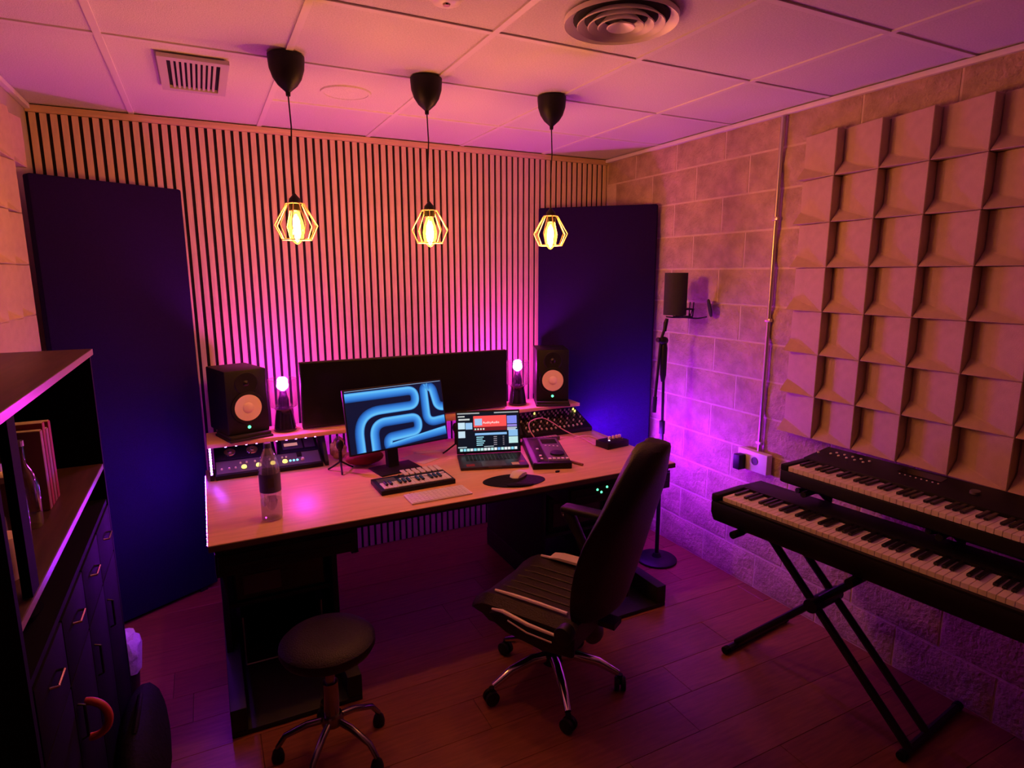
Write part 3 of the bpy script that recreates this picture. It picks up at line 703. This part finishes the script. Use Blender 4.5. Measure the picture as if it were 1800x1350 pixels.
MB().cyl((-.045, 0, .0068), (.03, 0, .0068), .0065, 10).build('barrel', 'brown_pack', t, smooth=True)
MB().cyl((.031, 0, .0068), (.055, 0, .0068), .0062, 10, .003).build('cap', 'black_plastic', t, smooth=True)
tag(MB().prism([(-.014, -.006), (.006, -.009), (.016, .002), (.004, .009), (-.01, .006)], 0, .007).build('guitar_pick', 'black_plastic', loc=(2.27, -1.175, DZ+.0005), bevel=.001), 'tiny dark plectrum lying near the desk front edge', 'plectrum')

# ------------------------------------------------------------------ gear in the rack legs
t = thing('rack_computer', 'dark computer box standing on the rack leg shelf behind the stool', 'computer', (.70, -.98, .3185))
MB().box(0, .40, 0, .50, 0, .17).build('case', 'black_metal', t, bevel=.006)
MB().box(.01, .39, -.006, -.0005, .01, .16).build('front', 'black_gloss', t)
MB().box(.04, .20, -.010, -.0065, .03, .12).build('drive_bay', 'grey_plastic', t)
t = thing('rack_case', 'open black crate with pale strips for its lit edges at the foot of the desk', 'crate', (.725, -1.03, .0225))
MB().box(0, .34, 0, .5, 0, .012).box(0, .012, 0, .5, .012, .24).box(.328, .34, 0, .5, .012, .24).box(.012, .328, .488, .5, .012, .24).build('box', 'black', t)
for p, q in (((0, 0, .006), (.34, 0, .006)), ((0, 0, .006), (0, 0, .24)), ((.34, 0, .006), (.34, 0, .24))): MB().cyl(p, q, .004, 6).build('edge_strip', 'steel', t)  # steel-toned strips paint the light along the crate's front edges
for k, (x, s) in enumerate(((.76, .04), (.865, .012), (.945, -.02), (1.065, -.004))):
    tag(MB().tube(curve([(x, -.36, .69), (x+s, -.37, .60), (x+s*1.6, -.39, .53), (x+s*.5, -.42, .4935), (x, -.47, .4935)]), .004, 6).build('cable', 'black_plastic', smooth=True), ('thin black cable under the desk nearest the outer rack side', 'thin black cable hanging above the middle of the computer box', 'thin black cable bowed inward under the desk beside the inner rack side', 'straighter thin black cable hanging against the inner rack side')[k], 'cable', 'hanging under-desk cables')
t = thing('rack_processor', 'black box unit standing on the rack leg shelf behind the chair', 'computer', (2.33, -.98, .3185))
MB().box(0, .38, 0, .5, 0, .20).build('case', 'black_metal', t, bevel=.006)
MB().box(.03, .35, -.005, -.0005, .03, .17).build('front', 'black_gloss', t)

# ------------------------------------------------------------------ stool
t = thing('round_stool', 'round black padded stool on a chrome column in front of the desk', 'stool', (.985, -1.705, 0))
MB().lathe([(.135, .425), (.160, .432), (.170, .450), (.168, .470), (.150, .487), (.10, .493), (.02, .494)], 40).build('seat', 'leather', t, smooth=True)
MB().lathe([(.12, .413), (.12, .4245)], 28).build('seat_plate', 'black_metal', t)
MB().lathe([(.028, .17), (.028, .30), (.018, .302), (.018, .4128)], 20).build('column', 'dark_chrome', t, smooth=True)
MB().lathe([(.040, .130), (.042, .15), (.035, .1698)], 20).build('hub', 'dark_chrome', t, smooth=True)
for k in range(5):
    a = 2*PI*k/5+.35; c_, s_ = math.cos(a), math.sin(a)
    lg = MB().tube([(.030*c_, .030*s_, .145), (.09*c_, .09*s_, .135), (.17*c_, .17*s_, .10), (.200*c_, .200*s_, .055)], [.013, .013, .011, .010], 10).build('leg', 'dark_chrome', t, smooth=True)
    MB().lathe([(.022, 0.001), (.024, .02), (.018, .042), (.008, .052)], 14, Matrix.Translation((.200*c_, .200*s_, 0))).build('caster', 'black_plastic', lg, smooth=True)

# ------------------------------------------------------------------ office chair
t = thing('office_chair', 'black high-backed swivel chair with white side piping and chrome star base', 'chair', (1.92, -1.73, 0), math.radians(30))
for k in range(5):
    a = math.radians(180+72*k-30); c_, s_ = math.cos(a), math.sin(a)
    lg = MB().tube([(.02*c_, .02*s_, .135), (.10*c_, .10*s_, .145), (.20*c_, .20*s_, .125), (.285*c_, .285*s_, .080)], [.024, .022, .019, .014], 10).build('base_leg', 'chrome', t, smooth=True)
    cs = MB()
    for dx in (-.014, .014):
        m = Matrix.Translation((.295*c_, .295*s_, .031)) @ Matrix.Rotation(a+.8*k, 4, 'Z') @ Matrix.Translation((0, dx, 0)) @ Matrix.Rotation(PI/2, 4, 'X')
        cs.lathe([(.024, -.010), (.030, -.007), (.030, .007), (.024, .010)], 18, m)
    cs.lathe([(.009, .030), (.012, .075)], 10, Matrix.Translation((.293*c_, .293*s_, 0))).build('caster', 'black_plastic', lg, smooth=True)
MB().lathe([(.045, .105), (.050, .12), (.046, .155), (.034, .165), (.034, .27), (.022, .272), (.022, .345)], 20).build('gas_column', 'black_metal', t, smooth=True)
MB().box(-.13, .13, -.16, .15, .345, .372).build('seat_mechanism', 'black_metal', t, bevel=.006)
MB().ball((.03, -.18, .29), .055, .04, .045).build('tilt_knob', 'grey_plastic', t, smooth=True)
# seat cushion
def cushion(hw, y0, y1, zt, zb, n=14):
    vs, fs = [], []; mm = 14
    for j in range(n+1):
        y = y0+(y1-y0)*j/n; e = min(1, (n-j)/3.0)
        for i in range(mm+1):
            u = -1+2*i/mm; w = hw*(1-.10*(1-e)**2)
            bol = .030*max(0, abs(u)-.55)/.45
            z = zt+bol-.055*(1-e)**2-.020*abs(u)**6-.012*(j == 0)
            if abs(u) > .97: z -= .03
            vs.append((u*w, y, z))
    N = len(vs); vs += [(x, y, zb+(.02 if j > n-3 else 0)) for (x, y, z), j in zip(vs, [k//(mm+1) for k in range(N)])]
    for j in range(n):
        for i in range(mm): a = j*(mm+1)+i; fs += [(a, a+1, a+mm+2, a+mm+1), (N+a, N+a+mm+1, N+a+mm+2, N+a+1)]
    for j in range(n): a = j*(mm+1); fs += [(a, a+mm+1, N+a+mm+1, N+a), (a+mm, N+a+mm, N+a+2*mm+1, a+2*mm+1)]
    for i in range(mm): a = n*(mm+1)+i; fs += [(i, N+i, N+i+1, i+1), (a, a+1, N+a+1, N+a)]
    return MB().add(vs, fs)
seat = cushion(.245, -.23, .27, .462, .372).build('seat', 'leather_brown', t, smooth=True)
for i in range(-2, 3): MB().tube([(i*.055, -.20+.43*k/8, .4635-(.004 if k > 6 else 0)) for k in range(8)], .0045, 6).build('seat_ridge', 'leather_brown', seat, smooth=True)
for sg in (-1, 1):
    MB().tube([(sg*.190, -.17, .482), (sg*.190, -.05, .484), (sg*.190, .08, .483), (sg*.188, .17, .478)], [.007, .008, .008, .006], 8).build('piping', 'white_vinyl', seat, smooth=True)
    MB().prism([(-.24, .36), (-.10, .345), (.06, .365), (.13, .395), (.15, .425), (.10, .445), (-.02, .425), (-.16, .42), (-.24, .44)], sg*.250, sg*.275, 'x').build('side_cover', 'leather', t, bevel=.010)
    MB().tube([(sg*.268, -.16, .428), (sg*.270, -.04, .433), (sg*.270, .08, .452), (sg*.262, .135, .440)], [.006, .008, .008, .005], 8).build('side_highlight', 'white_vinyl', t, smooth=True)  # white tube paints a highlight line on the glossy side cover
    MB().tube([(sg*.277, -.15, .400), (sg*.279, -.04, .404), (sg*.277, .05, .425)], .0035, 6).build('side_highlight', 'white_vinyl', t, smooth=True)  # second painted highlight line, lower on the cover
    MB().cyl((sg*.250, -.205, .452), (sg*.298, -.205, .452), .036, 20).build('recline_hub', 'black_plastic', t, bevel=.004)
MB().prism([(-.14, .4905), (-.02, .500), (.07, .499), (.12, .4895), (.07, .4885), (-.02, .489)], .170, .232, 'x').build('seat_panel', 'white_vinyl', seat)
# backrest
lv_ = [(0, .19), (.06, .235), (.16, .285), (.28, .314), (.40, .310), (.50, .278), (.58, .228), (.66, .162), (.715, .095), (.735, .035)]
vs, fs = [], []; mm = 12
for v_, hw in lv_:
    for i in range(mm+1):
        u = -1+2*i/mm
        y = -.245-.255*v_+.055*u*u*(1 if v_ < .5 else .5)
        vs.append((u*hw-.022*min(1, v_*4), y+.045*math.sqrt(max(0, 1-u**4)), .44+v_))
N = len(vs)
for v_, hw in lv_:
    for i in range(mm+1):
        u = -1+2*i/mm
        y = -.245-.255*v_+.055*u*u*(1 if v_ < .5 else .5)
        vs.append((u*hw*.985-.022*min(1, v_*4), y-.055*math.sqrt(max(0, 1-u**4))-.004, .44+v_))
nl = len(lv_)
for j in range(nl-1):
    for i in range(mm): a = j*(mm+1)+i; fs += [(a, a+1, a+mm+2, a+mm+1), (N+a, N+a+mm+1, N+a+mm+2, N+a+1)]
    a = j*(mm+1); fs += [(a, a+mm+1, N+a+mm+1, N+a), (a+mm, N+a+mm, N+a+2*mm+1, a+2*mm+1)]
for i in range(mm): a = (nl-1)*(mm+1)+i; fs += [(i, N+i, N+i+1, i+1), (a, a+1, N+a+1, N+a)]
bk = MB().add(vs, fs).build('backrest', 'leather', t, smooth=True)
md = bk.modifiers.new('s', 'SUBSURF'); md.levels = 1; md.render_levels = 1
MB().box(-.035, .035, -.30, -.15, .372, .395).build('back_bracket', 'black_metal', t)
# armrest on the far side
ar = MB().tube([(.262, -.06, .40), (.300, -.02, .47), (.312, .04, .57), (.312, .09, .655), (.312, .10, .672)], [.026, .026, .024, .030, .024], 12).build('armrest_post', 'leather', t, smooth=True)
MB().box(.275, .350, -.17, .125, .672, .702).build('armrest_pad', 'leather', t, bevel=.013, seg=3)
MB().ball((.312, .118, .668), .022, .014, .030).build('armrest_tip', 'chrome', t, smooth=True)

# ------------------------------------------------------------------ microphone stand
t = thing('microphone_stand', 'tall black round-base microphone stand in front of the navy panel by the block wall', 'microphone stand', (3.10, -1.015, 0))
MB().lathe([(.125, 0.001), (.125, .012), (.118, .018), (.03, .026), (.02, .05)], 40).build('base', 'black_metal', t, smooth=True)
MB().cyl((0, 0, .05), (0, 0, .86), .0125, 14).build('lower_tube', 'black_metal', t, smooth=True)
MB().cyl((0, 0, .82), (0, 0, .90), .0175, 14).build('height_clutch', 'black_plastic', t, bevel=.002)
MB().cyl((0, 0, .90), (-.005, .005, 1.36), .0085, 12).build('upper_tube', 'black_metal', t, smooth=True)
MB().tube([(-.005, .005, 1.14), (-.006, .005, 1.18), (-.006, .006, 1.34), (-.006, .006, 1.375)], [.011, .019, .021, .015], 12).build('boom_grip', 'black_plastic', t, smooth=True)
cl = MB().ball((-.012, .008, 1.385), .034, .024, .024).build('boom_clamp', 'black_plastic', t, smooth=True)
MB().cyl((-.055, .01, 1.392), (-.03, .01, 1.39), .014, 12).build('clamp_knob', 'black_plastic', cl)
MB().tube([(-.055, .012, .955), (-.052, .012, 1.05)], .0125, 10).tube([(-.052, .012, 1.05), (-.03, .008, 1.39), (-.012, .0, 1.455)], .0085, 10).build('boom_arm', 'black_metal', t, smooth=True)
MB().tube([(-.012, 0, 1.44), (-.006, 0, 1.49), (0, -.004, 1.5145)], [.010, .013, .009], 10).build('thread_mount', 'black_plastic', t, smooth=True)
# studio microphone with curved shield and pop filter held by the stand
t = thing('microphone', 'black studio microphone in a shock mount with curved shield and pop screen', 'microphone', (3.10, -1.015, 1.5235))
vs, fs = [], []
n = 22
for zz in (.012, .255):
    for rr in (.066, .060):
        for k in range(n+1):
            a = math.radians(100)+math.radians(270)*k/n
            vs.append((.050+rr*math.cos(a), -.01+rr*math.sin(a), zz))
q = n+1
for k in range(n): fs += [(k, k+1, 2*q+k+1, 2*q+k), (q+k, 3*q+k, 3*q+k+1, q+k+1), (k, q+k, q+k+1, k+1), (2*q+k, 2*q+k+1, 3*q+k+1, 3*q+k)]
for k in (0, n): fs.append((k, 2*q+k, 3*q+k, q+k))
MB().add(vs, fs).build('shield', 'mesh_black', t, smooth=True)
MB().lathe([(.022, .02), (.025, .03), (.025, .14), (.027, .145), (.026, .20), (.016, .222), (.003, .226)], 24, Matrix.Translation((.05, -.01, 0))).build('body', 'black_metal', t, smooth=True)
for z, rr in ((.0, .055), (.045, .060)):
    MB().tube([(.105+rr*1.0*math.cos(2*PI*k/20), -.02+rr*math.sin(2*PI*k/20), z) for k in range(20)], .0035, 6, closed=True).build('mount_ring', 'black_metal', t)
for k in range(8):
    a = 2*PI*k/8; MB().cyl((.105+.055*math.cos(a), -.02+.055*math.sin(a), 0), (.105+.060*math.cos(a+.3), -.02+.060*math.sin(a+.3), .045), .0025, 6).build('mount_strut', 'black_metal', t)
for k in range(2): MB().cyl((.155, -.045+.03*k, 0), (.16, -.045+.03*k, .085), .003, 6).build('mount_strut', 'black_metal', t)
MB().tube(curve([(-.005, 0, .002), (.05, -.005, -.004), (.12, -.02, -.006), (.18, -.06, -.010), (.215, -.10, .0)]), .004, 8).build('gooseneck', 'black_metal', t, smooth=True)
m = Matrix.Translation((.215, -.118, .052)) @ Matrix.Rotation(1.25, 4, 'X') @ Matrix.Rotation(.9, 4, 'Y')
MB().lathe([(.050, -.005), (.054, 0), (.050, .005)], 28, m).build('pop_screen', 'mesh_black', t, smooth=True)

# ------------------------------------------------------------------ keyboards on the cross stand
UX = Vector((.12, -.9928, 0)); RZ = math.atan2(UX.y, UX.x)
PF = Vector((2.605, -1.925, 0))            # front far corner of the piano
st = thing('keyboard_stand', 'black cross-legged two-tier keyboard stand by the block wall', 'keyboard stand', (PF.x, PF.y, 0), RZ)
# local: x along the keys towards the near end, y towards the wall
def sq(mb, p, q, a=.015): return mb.cyl(p, q, a, 8)
for y in (.02, .04): pass
for xf in (.015, .79):
    ft = sq(MB(), (xf, .16, .018), (xf, .62, .018), .016).build('foot_bar', 'black_metal', st)
    for yy in (.145, .615): MB().cyl((xf, yy, .0185), (xf, yy+.025, .0185), .018, 10).build('rubber_cap', 'bag', ft)
for xf in (.13, .62):
    tb = sq(MB(), (xf, .015, .682), (xf, .36, .682), .013).build('support_bar', 'black_metal', st)
    MB().cyl((xf, -.015, .682), (xf, .05, .682), .0165, 10).build('rubber_sleeve', 'bag', tb)
sq(MB(), (.13, .20, .674), (.79, .20, .030), .017).build('cross_leg', 'black_metal', st)
for yy in (.235, .305): sq(MB(), (.62, yy, .674), (.015, yy, .030), .016).build('cross_leg', 'black_metal', st)
sq(MB(), (.13, .345, .674), (.79, .345, .030), .016).build('cross_leg', 'black_metal', st)
MB().cyl((.387, .17, .418), (.387, .38, .418), .030, 18).build('pivot_bolt', 'black_metal', st, bevel=.004)
for xf in (.30, .80):
    tr = MB().tube([(xf-.10, .385, .682), (xf, .40, .75), (xf, .42, .868)], .013, 8).build('tier_post', 'black_metal', st)
    MB().cyl((xf, .20, .870), (xf, .52, .870), .013, 8).build('tier_arm', 'black_metal', st)
    MB().tube([(xf-.05, .24, .866), (xf-.02, .36, .845), (xf, .405, .80)], .012, 8).build('tier_brace', 'black_metal', st)
MB().cyl((.13, .385, .682), (.72, .385, .682), .013, 8).build('tier_rail', 'black_metal', st)

pn = thing('digital_piano', 'long black stage piano on the lower tier of the cross stand', 'piano', (PF.x, PF.y, .6990), RZ)
Lp = 1.31
MB().prism([(0, .045), (.02, .0), (.33, 0), (.355, .05), (.355, .118), (.20, .126), (.20, .095), (0.0, .095)], 0, Lp, 'x').build('body', 'black_plastic', pn, bevel=.006)
MB().box(0, .035, 0.0, .205, .095, .128).build('end_cheek', 'black_plastic', pn, bevel=.006)
MB().box(Lp-.035, Lp, 0.0, .205, .095, .128).build('end_cheek', 'black_plastic', pn, bevel=.006)
MB().box(.037, Lp-.037, 0.0, .018, .0955, .103).build('key_slip', 'black_plastic', pn)
key_bed(pn, 52, .02355, .150, 5, .0958, .024, .0425, .022)
MB().box(.037, Lp-.037, .176, .198, .0955, .130).build('key_felt', 'black_plastic', pn)
SF = Vector((2.845, -2.075, 0))
sy = thing('synthesizer', 'black synthesizer with buttons and brown end block on the upper tier', 'synthesizer', (SF.x, SF.y, .884), RZ-.055)
Ls = .985
MB().prism([(0, .01), (.02, 0), (.34, 0), (.352, .02), (.352, .105), (.335, .112), (.155, .090), (.155, .060), (0, .060)], 0, Ls-.105, 'x').build('body', 'black_plastic', sy, bevel=.004)
MB().box(0, .030, 0, .156, .060, .086).build('end_cheek', 'black_plastic', sy, bevel=.004)
MB().prism([(-.004, .004), (.02, 0), (.34, 0), (.356, .02), (.356, .13), (.30, .145), (.02, .090), (-.004, .075)], Ls-.103, Ls, 'x').build('end_block', 'dark_wood', sy, bevel=.006)
key_bed(sy, 36, .0233, .135, 0, .0605, .020, .034, .004)
TM = Matrix.Translation((0, .160, .0912)) @ Matrix.Rotation(math.atan2(.022, .18), 4, 'X')
bt = MB().lathe([(.0055, 0), (.005, .004)], 10).mesh('button', 'white')
for rr in range(2):
    for k in range(5): o = inst(bt, 'button', sy); o.matrix_local = TM @ Matrix.Translation((.06+.036*k+.012*rr, .10+.026*rr, .0005))
for k in range(8): o = inst(bt, 'button', sy); o.matrix_local = TM @ Matrix.Translation((.36+.020*k, .085, .0005)) @ Matrix.Scale(.6, 4)
o = inst(bt, 'button', sy); o.matrix_local = TM @ Matrix.Translation((.015, .08, .0005))
MB().box(.34, .50, .105, .155, .0003, .0015, TM).build('display', 'black_gloss', sy)
MB().lathe([(.018, .0003), (.016, .010), (.006, .011)], 20, TM @ Matrix.Translation((.62, .09, 0))).build('dial', 'grey_plastic', sy, smooth=True)

# ------------------------------------------------------------------ conduit and junction box on the block wall
t = thing('conduit_pipe', 'steel conduit pipe running down the block wall beside the foam', 'pipe', (W-.026, -1.532, 0))
MB().cyl((0, 0, .815), (0, 0, 2.545), .0105, 14).build('pipe', 'steel', t, smooth=True)
for z in (.86, 1.53, 2.05): MB().box(-.013, .010, -.018, .016, z-.009, z+.009).build('clip', 'steel', t, bevel=.003)
t = thing('socket_box', 'pale wall socket box at the foot of the conduit', 'socket', (W-.016, -1.515, .700))
MB().box(-.042, 0, -.10, .10, 0, .112).build('box', 'white', t, bevel=.004)
MB().lathe([(.022, 0), (.022, .003), (.016, .003), (.015, .0005)], 24, Matrix.Translation((-.0425, -.02, .062)) @ Matrix.Rotation(-PI/2, 4, 'Y')).build('outlet', 'grey_plastic', t, smooth=True)
t = thing('wall_plug', 'black plug pushed into the wall socket box', 'plug', (W-.0595, -1.452, .700))
MB().box(-.050, 0, -.022, .022, 0, .085).build('body', 'black_plastic', t, bevel=.004)

# ------------------------------------------------------------------ dark cabinet along the left wall
CX, CY0, CY1, CT = .312, -2.42, -1.235, 1.518
CB = .055
t = thing('storage_cabinet', 'dark wooden cabinet with an open niche and drawers along the side wall', 'cabinet', (0, 0, 0))
MB().box(CB, CX+.006, CY0-.01, CY1+.008, CT-.022, CT).build('top_board', 'dark_wood', t, bevel=.002)
MB().box(CB, CX, CY1-.020, CY1, 0, CT-.023).build('side_board', 'cab_black', t)
MB().box(CB, CX, CY0, CY0+.020, 0, CT-.023).build('side_board', 'cab_black', t)
MB().box(CB, CB+.012, CY0+.02, CY1-.02, 0.02, CT-.023).build('back_board', 'cab_black', t)
MB().box(CX-.018, CX, -2.30, -2.245, 1.11, CT-.023).build('post', 'cab_black', t)
MB().box(CB+.012, CX-.002, CY0+.02, CY1-.02, 1.085, 1.105).build('shelf', 'dark_wood', t, bevel=.002)
MB().box(CB+.012, CX-.004, CY0+.02, CY1-.02, .955, .972).build('shelf', 'cab_black', t)
MB().box(CB+.012, CX-.004, CY0+.02, CY1-.02, .02, .04).build('shelf', 'dark_wood', t)
nd = 4; ww = (CY1-CY0-.05)/nd
for k in range(nd):
    y1 = CY1-.025-ww*k; y0 = y1-ww+.006
    for z0, z1, hz, nm in ((.775, .950, .885, 'drawer'), (.045, .770, .70, 'door')):
        dr = MB().box(CX-.022, CX, y0, y1, z0, z1).build(nm, 'cab_black', t, bevel=.002)
        yc = (y0+y1)/2
        if nm == 'drawer': MB().tube([(CX, yc-.035, hz), (CX+.016, yc-.033, hz), (CX+.016, yc+.033, hz), (CX, yc+.035, hz)], .0035, 6).build('handle', 'chrome', dr)
        else: MB().tube([(CX, y0+.03, .60), (CX+.014, y0+.03, .605), (CX+.014, y0+.03, .695), (CX, y0+.03, .70)], .0035, 6).build('handle', 'black_metal', dr)
M['edge_band'] = mat('edge_band', (.30, .20, .24), .3)
MB().box(CX+.0062, CX+.0075, CY0-.01, CY1+.008, CT-.021, CT-.001).build('edge_strip', 'edge_band', t)
MB().box(CX-.0018, CX-.0005, CY0+.021, CY1-.021, 1.086, 1.104).build('edge_strip', 'edge_band', t)
# on top of the cabinet
for k, (dx, rz, m_) in enumerate(((0, .12, 'white'), (.004, .22, 'pink_film'))):
    t = thing('book', ('thick cream-edged book at the bottom of the pair on the cabinet', 'pale book lying on another on the cabinet top')[k], 'book', (.15+dx, -2.07, CT+.0005+.026*k), rz)
    MB().box(-.065, .065, -.10, .10, 0, .003).box(-.065, .065, -.10, .10, .0205, .0240).box(-.065, -.062, -.10, .10, .003, .0205).build('cover', m_, t)
    MB().box(-.0615, .062, -.097, .097, .0032, .0203).build('pages', 'paper', t)
# in the niche
NZ = 1.1055
t = thing('glass_jar', 'tall clear glass jar with lid in the cabinet niche', 'jar', (.205, -2.00, NZ))
MB().lathe([(.045, 0), (.05, .004), (.05, .15), (.044, .165), (.044, .185)], 24).build('body', 'glass', t, smooth=True)
MB().lathe([(.046, .1855), (.046, .20), (.012, .206), (.012, .225)], 24).build('lid', 'steel', t, smooth=True)
t = thing('paper_pot', 'small tan paper-wrapped pot in the cabinet niche', 'pot', (.235, -2.165, NZ))
MB().lathe([(.030, 0), (.040, .03), (.042, .075), (.036, .10), (.030, .102)], 20).build('body', 'cone', t, smooth=True)
for k, (yy, hh) in enumerate(((-1.70, .235), (-1.665, .25), (-1.63, .225), (-1.595, .24))):
    t = thing('book', ('brown upright book standing next to the jar in the niche', 'tall reddish upright book in the niche, second from the jar', 'brown upright book in the niche, third from the jar', 'dark red upright book in the niche, farthest from the jar')[k], 'book', (.16, yy, NZ), 0)
    MB().box(-.07, .08, -.014, .014, 0, hh).build('cover', 'brown_pack' if k % 2 == 0 else 'red_cloth', t, bevel=.003)
    MB().box(-.072, .077, -.011, .011, hh, hh+.001).build('pages', 'paper', t)
t = thing('glass_bottle', 'slim glass bottle standing in the cabinet niche beside the books', 'bottle', (.215, -1.835, NZ))
MB().lathe([(.028, 0), (.032, .005), (.032, .12), (.024, .15), (.011, .18), (.011, .225)], 20).build('body', 'glass', t, smooth=True)
MB().lathe([(.0125, .2255), (.0125, .24)], 14).build('cap', 'steel', t)
t = thing('glass_dish', 'shallow dark glass dish in the low slot of the cabinet', 'dish', (.225, -2.13, .9725))
MB().lathe([(.028, 0), (.045, .008), (.060, .028), (.062, .031)], 28, cap=True).build('bowl', 'black_gloss', t, smooth=True)
tag(MB().tube([(CX+.014+.046*math.cos(a), -2.05-.012*math.cos(a), .635+.052*math.sin(a)) for a in [math.radians(-92+184*k/20) for k in range(21)]], .010, 10).build('headphone_band', 'red_rubber', smooth=True), 'red curved headphone band hung on a cabinet door handle', 'headphones')
# bag and bin on the floor by the cabinet
t = thing('floor_bag', 'black nylon bag slumped on the floor against the cabinet doors', 'bag', (.372, -1.62, 0))
rnd = random.Random(5); mb = MB().ball((0, 0, .17), .075, .36, .168, 18, 12)
mb.v = [(x*(1+rnd.uniform(-.03, .03))*(1.25-.9*z if z > .05 else 1.2), y*(1.12-.75*z), max(.001, z)) for x, y, z in mb.v]
mb.v = [(max(x, -.055), y, z) for x, y, z in mb.v]
mb.build('body', 'bag', t, smooth=True)
MB().tube([(.0, -.10, .325), (.01, -.05, .36), (.01, .05, .36), (.0, .10, .325)], .008, 8).build('handle', 'bag', t, smooth=True)
t = thing('waste_bin', 'small waste bin with crumpled plastic liner beyond the cabinet end', 'bin', (.235, -1.10, 0))
MB().lathe([(.075, 0), (.080, .006), (.098, .27), (.100, .275)], 28).build('bin', 'black_plastic', t, smooth=True)
rnd = random.Random(11); mb = MB().lathe([(.101, .20), (.104, .275), (.100, .315), (.085, .325), (.05, .31), (.02, .30)], 26)
mb.v = [(x*(1+rnd.uniform(-.05, .10)), y*(1+rnd.uniform(-.05, .10)), z+rnd.uniform(-.014, .016)) for x, y, z in mb.v]
mb.build('liner', 'liner', t, smooth=True)
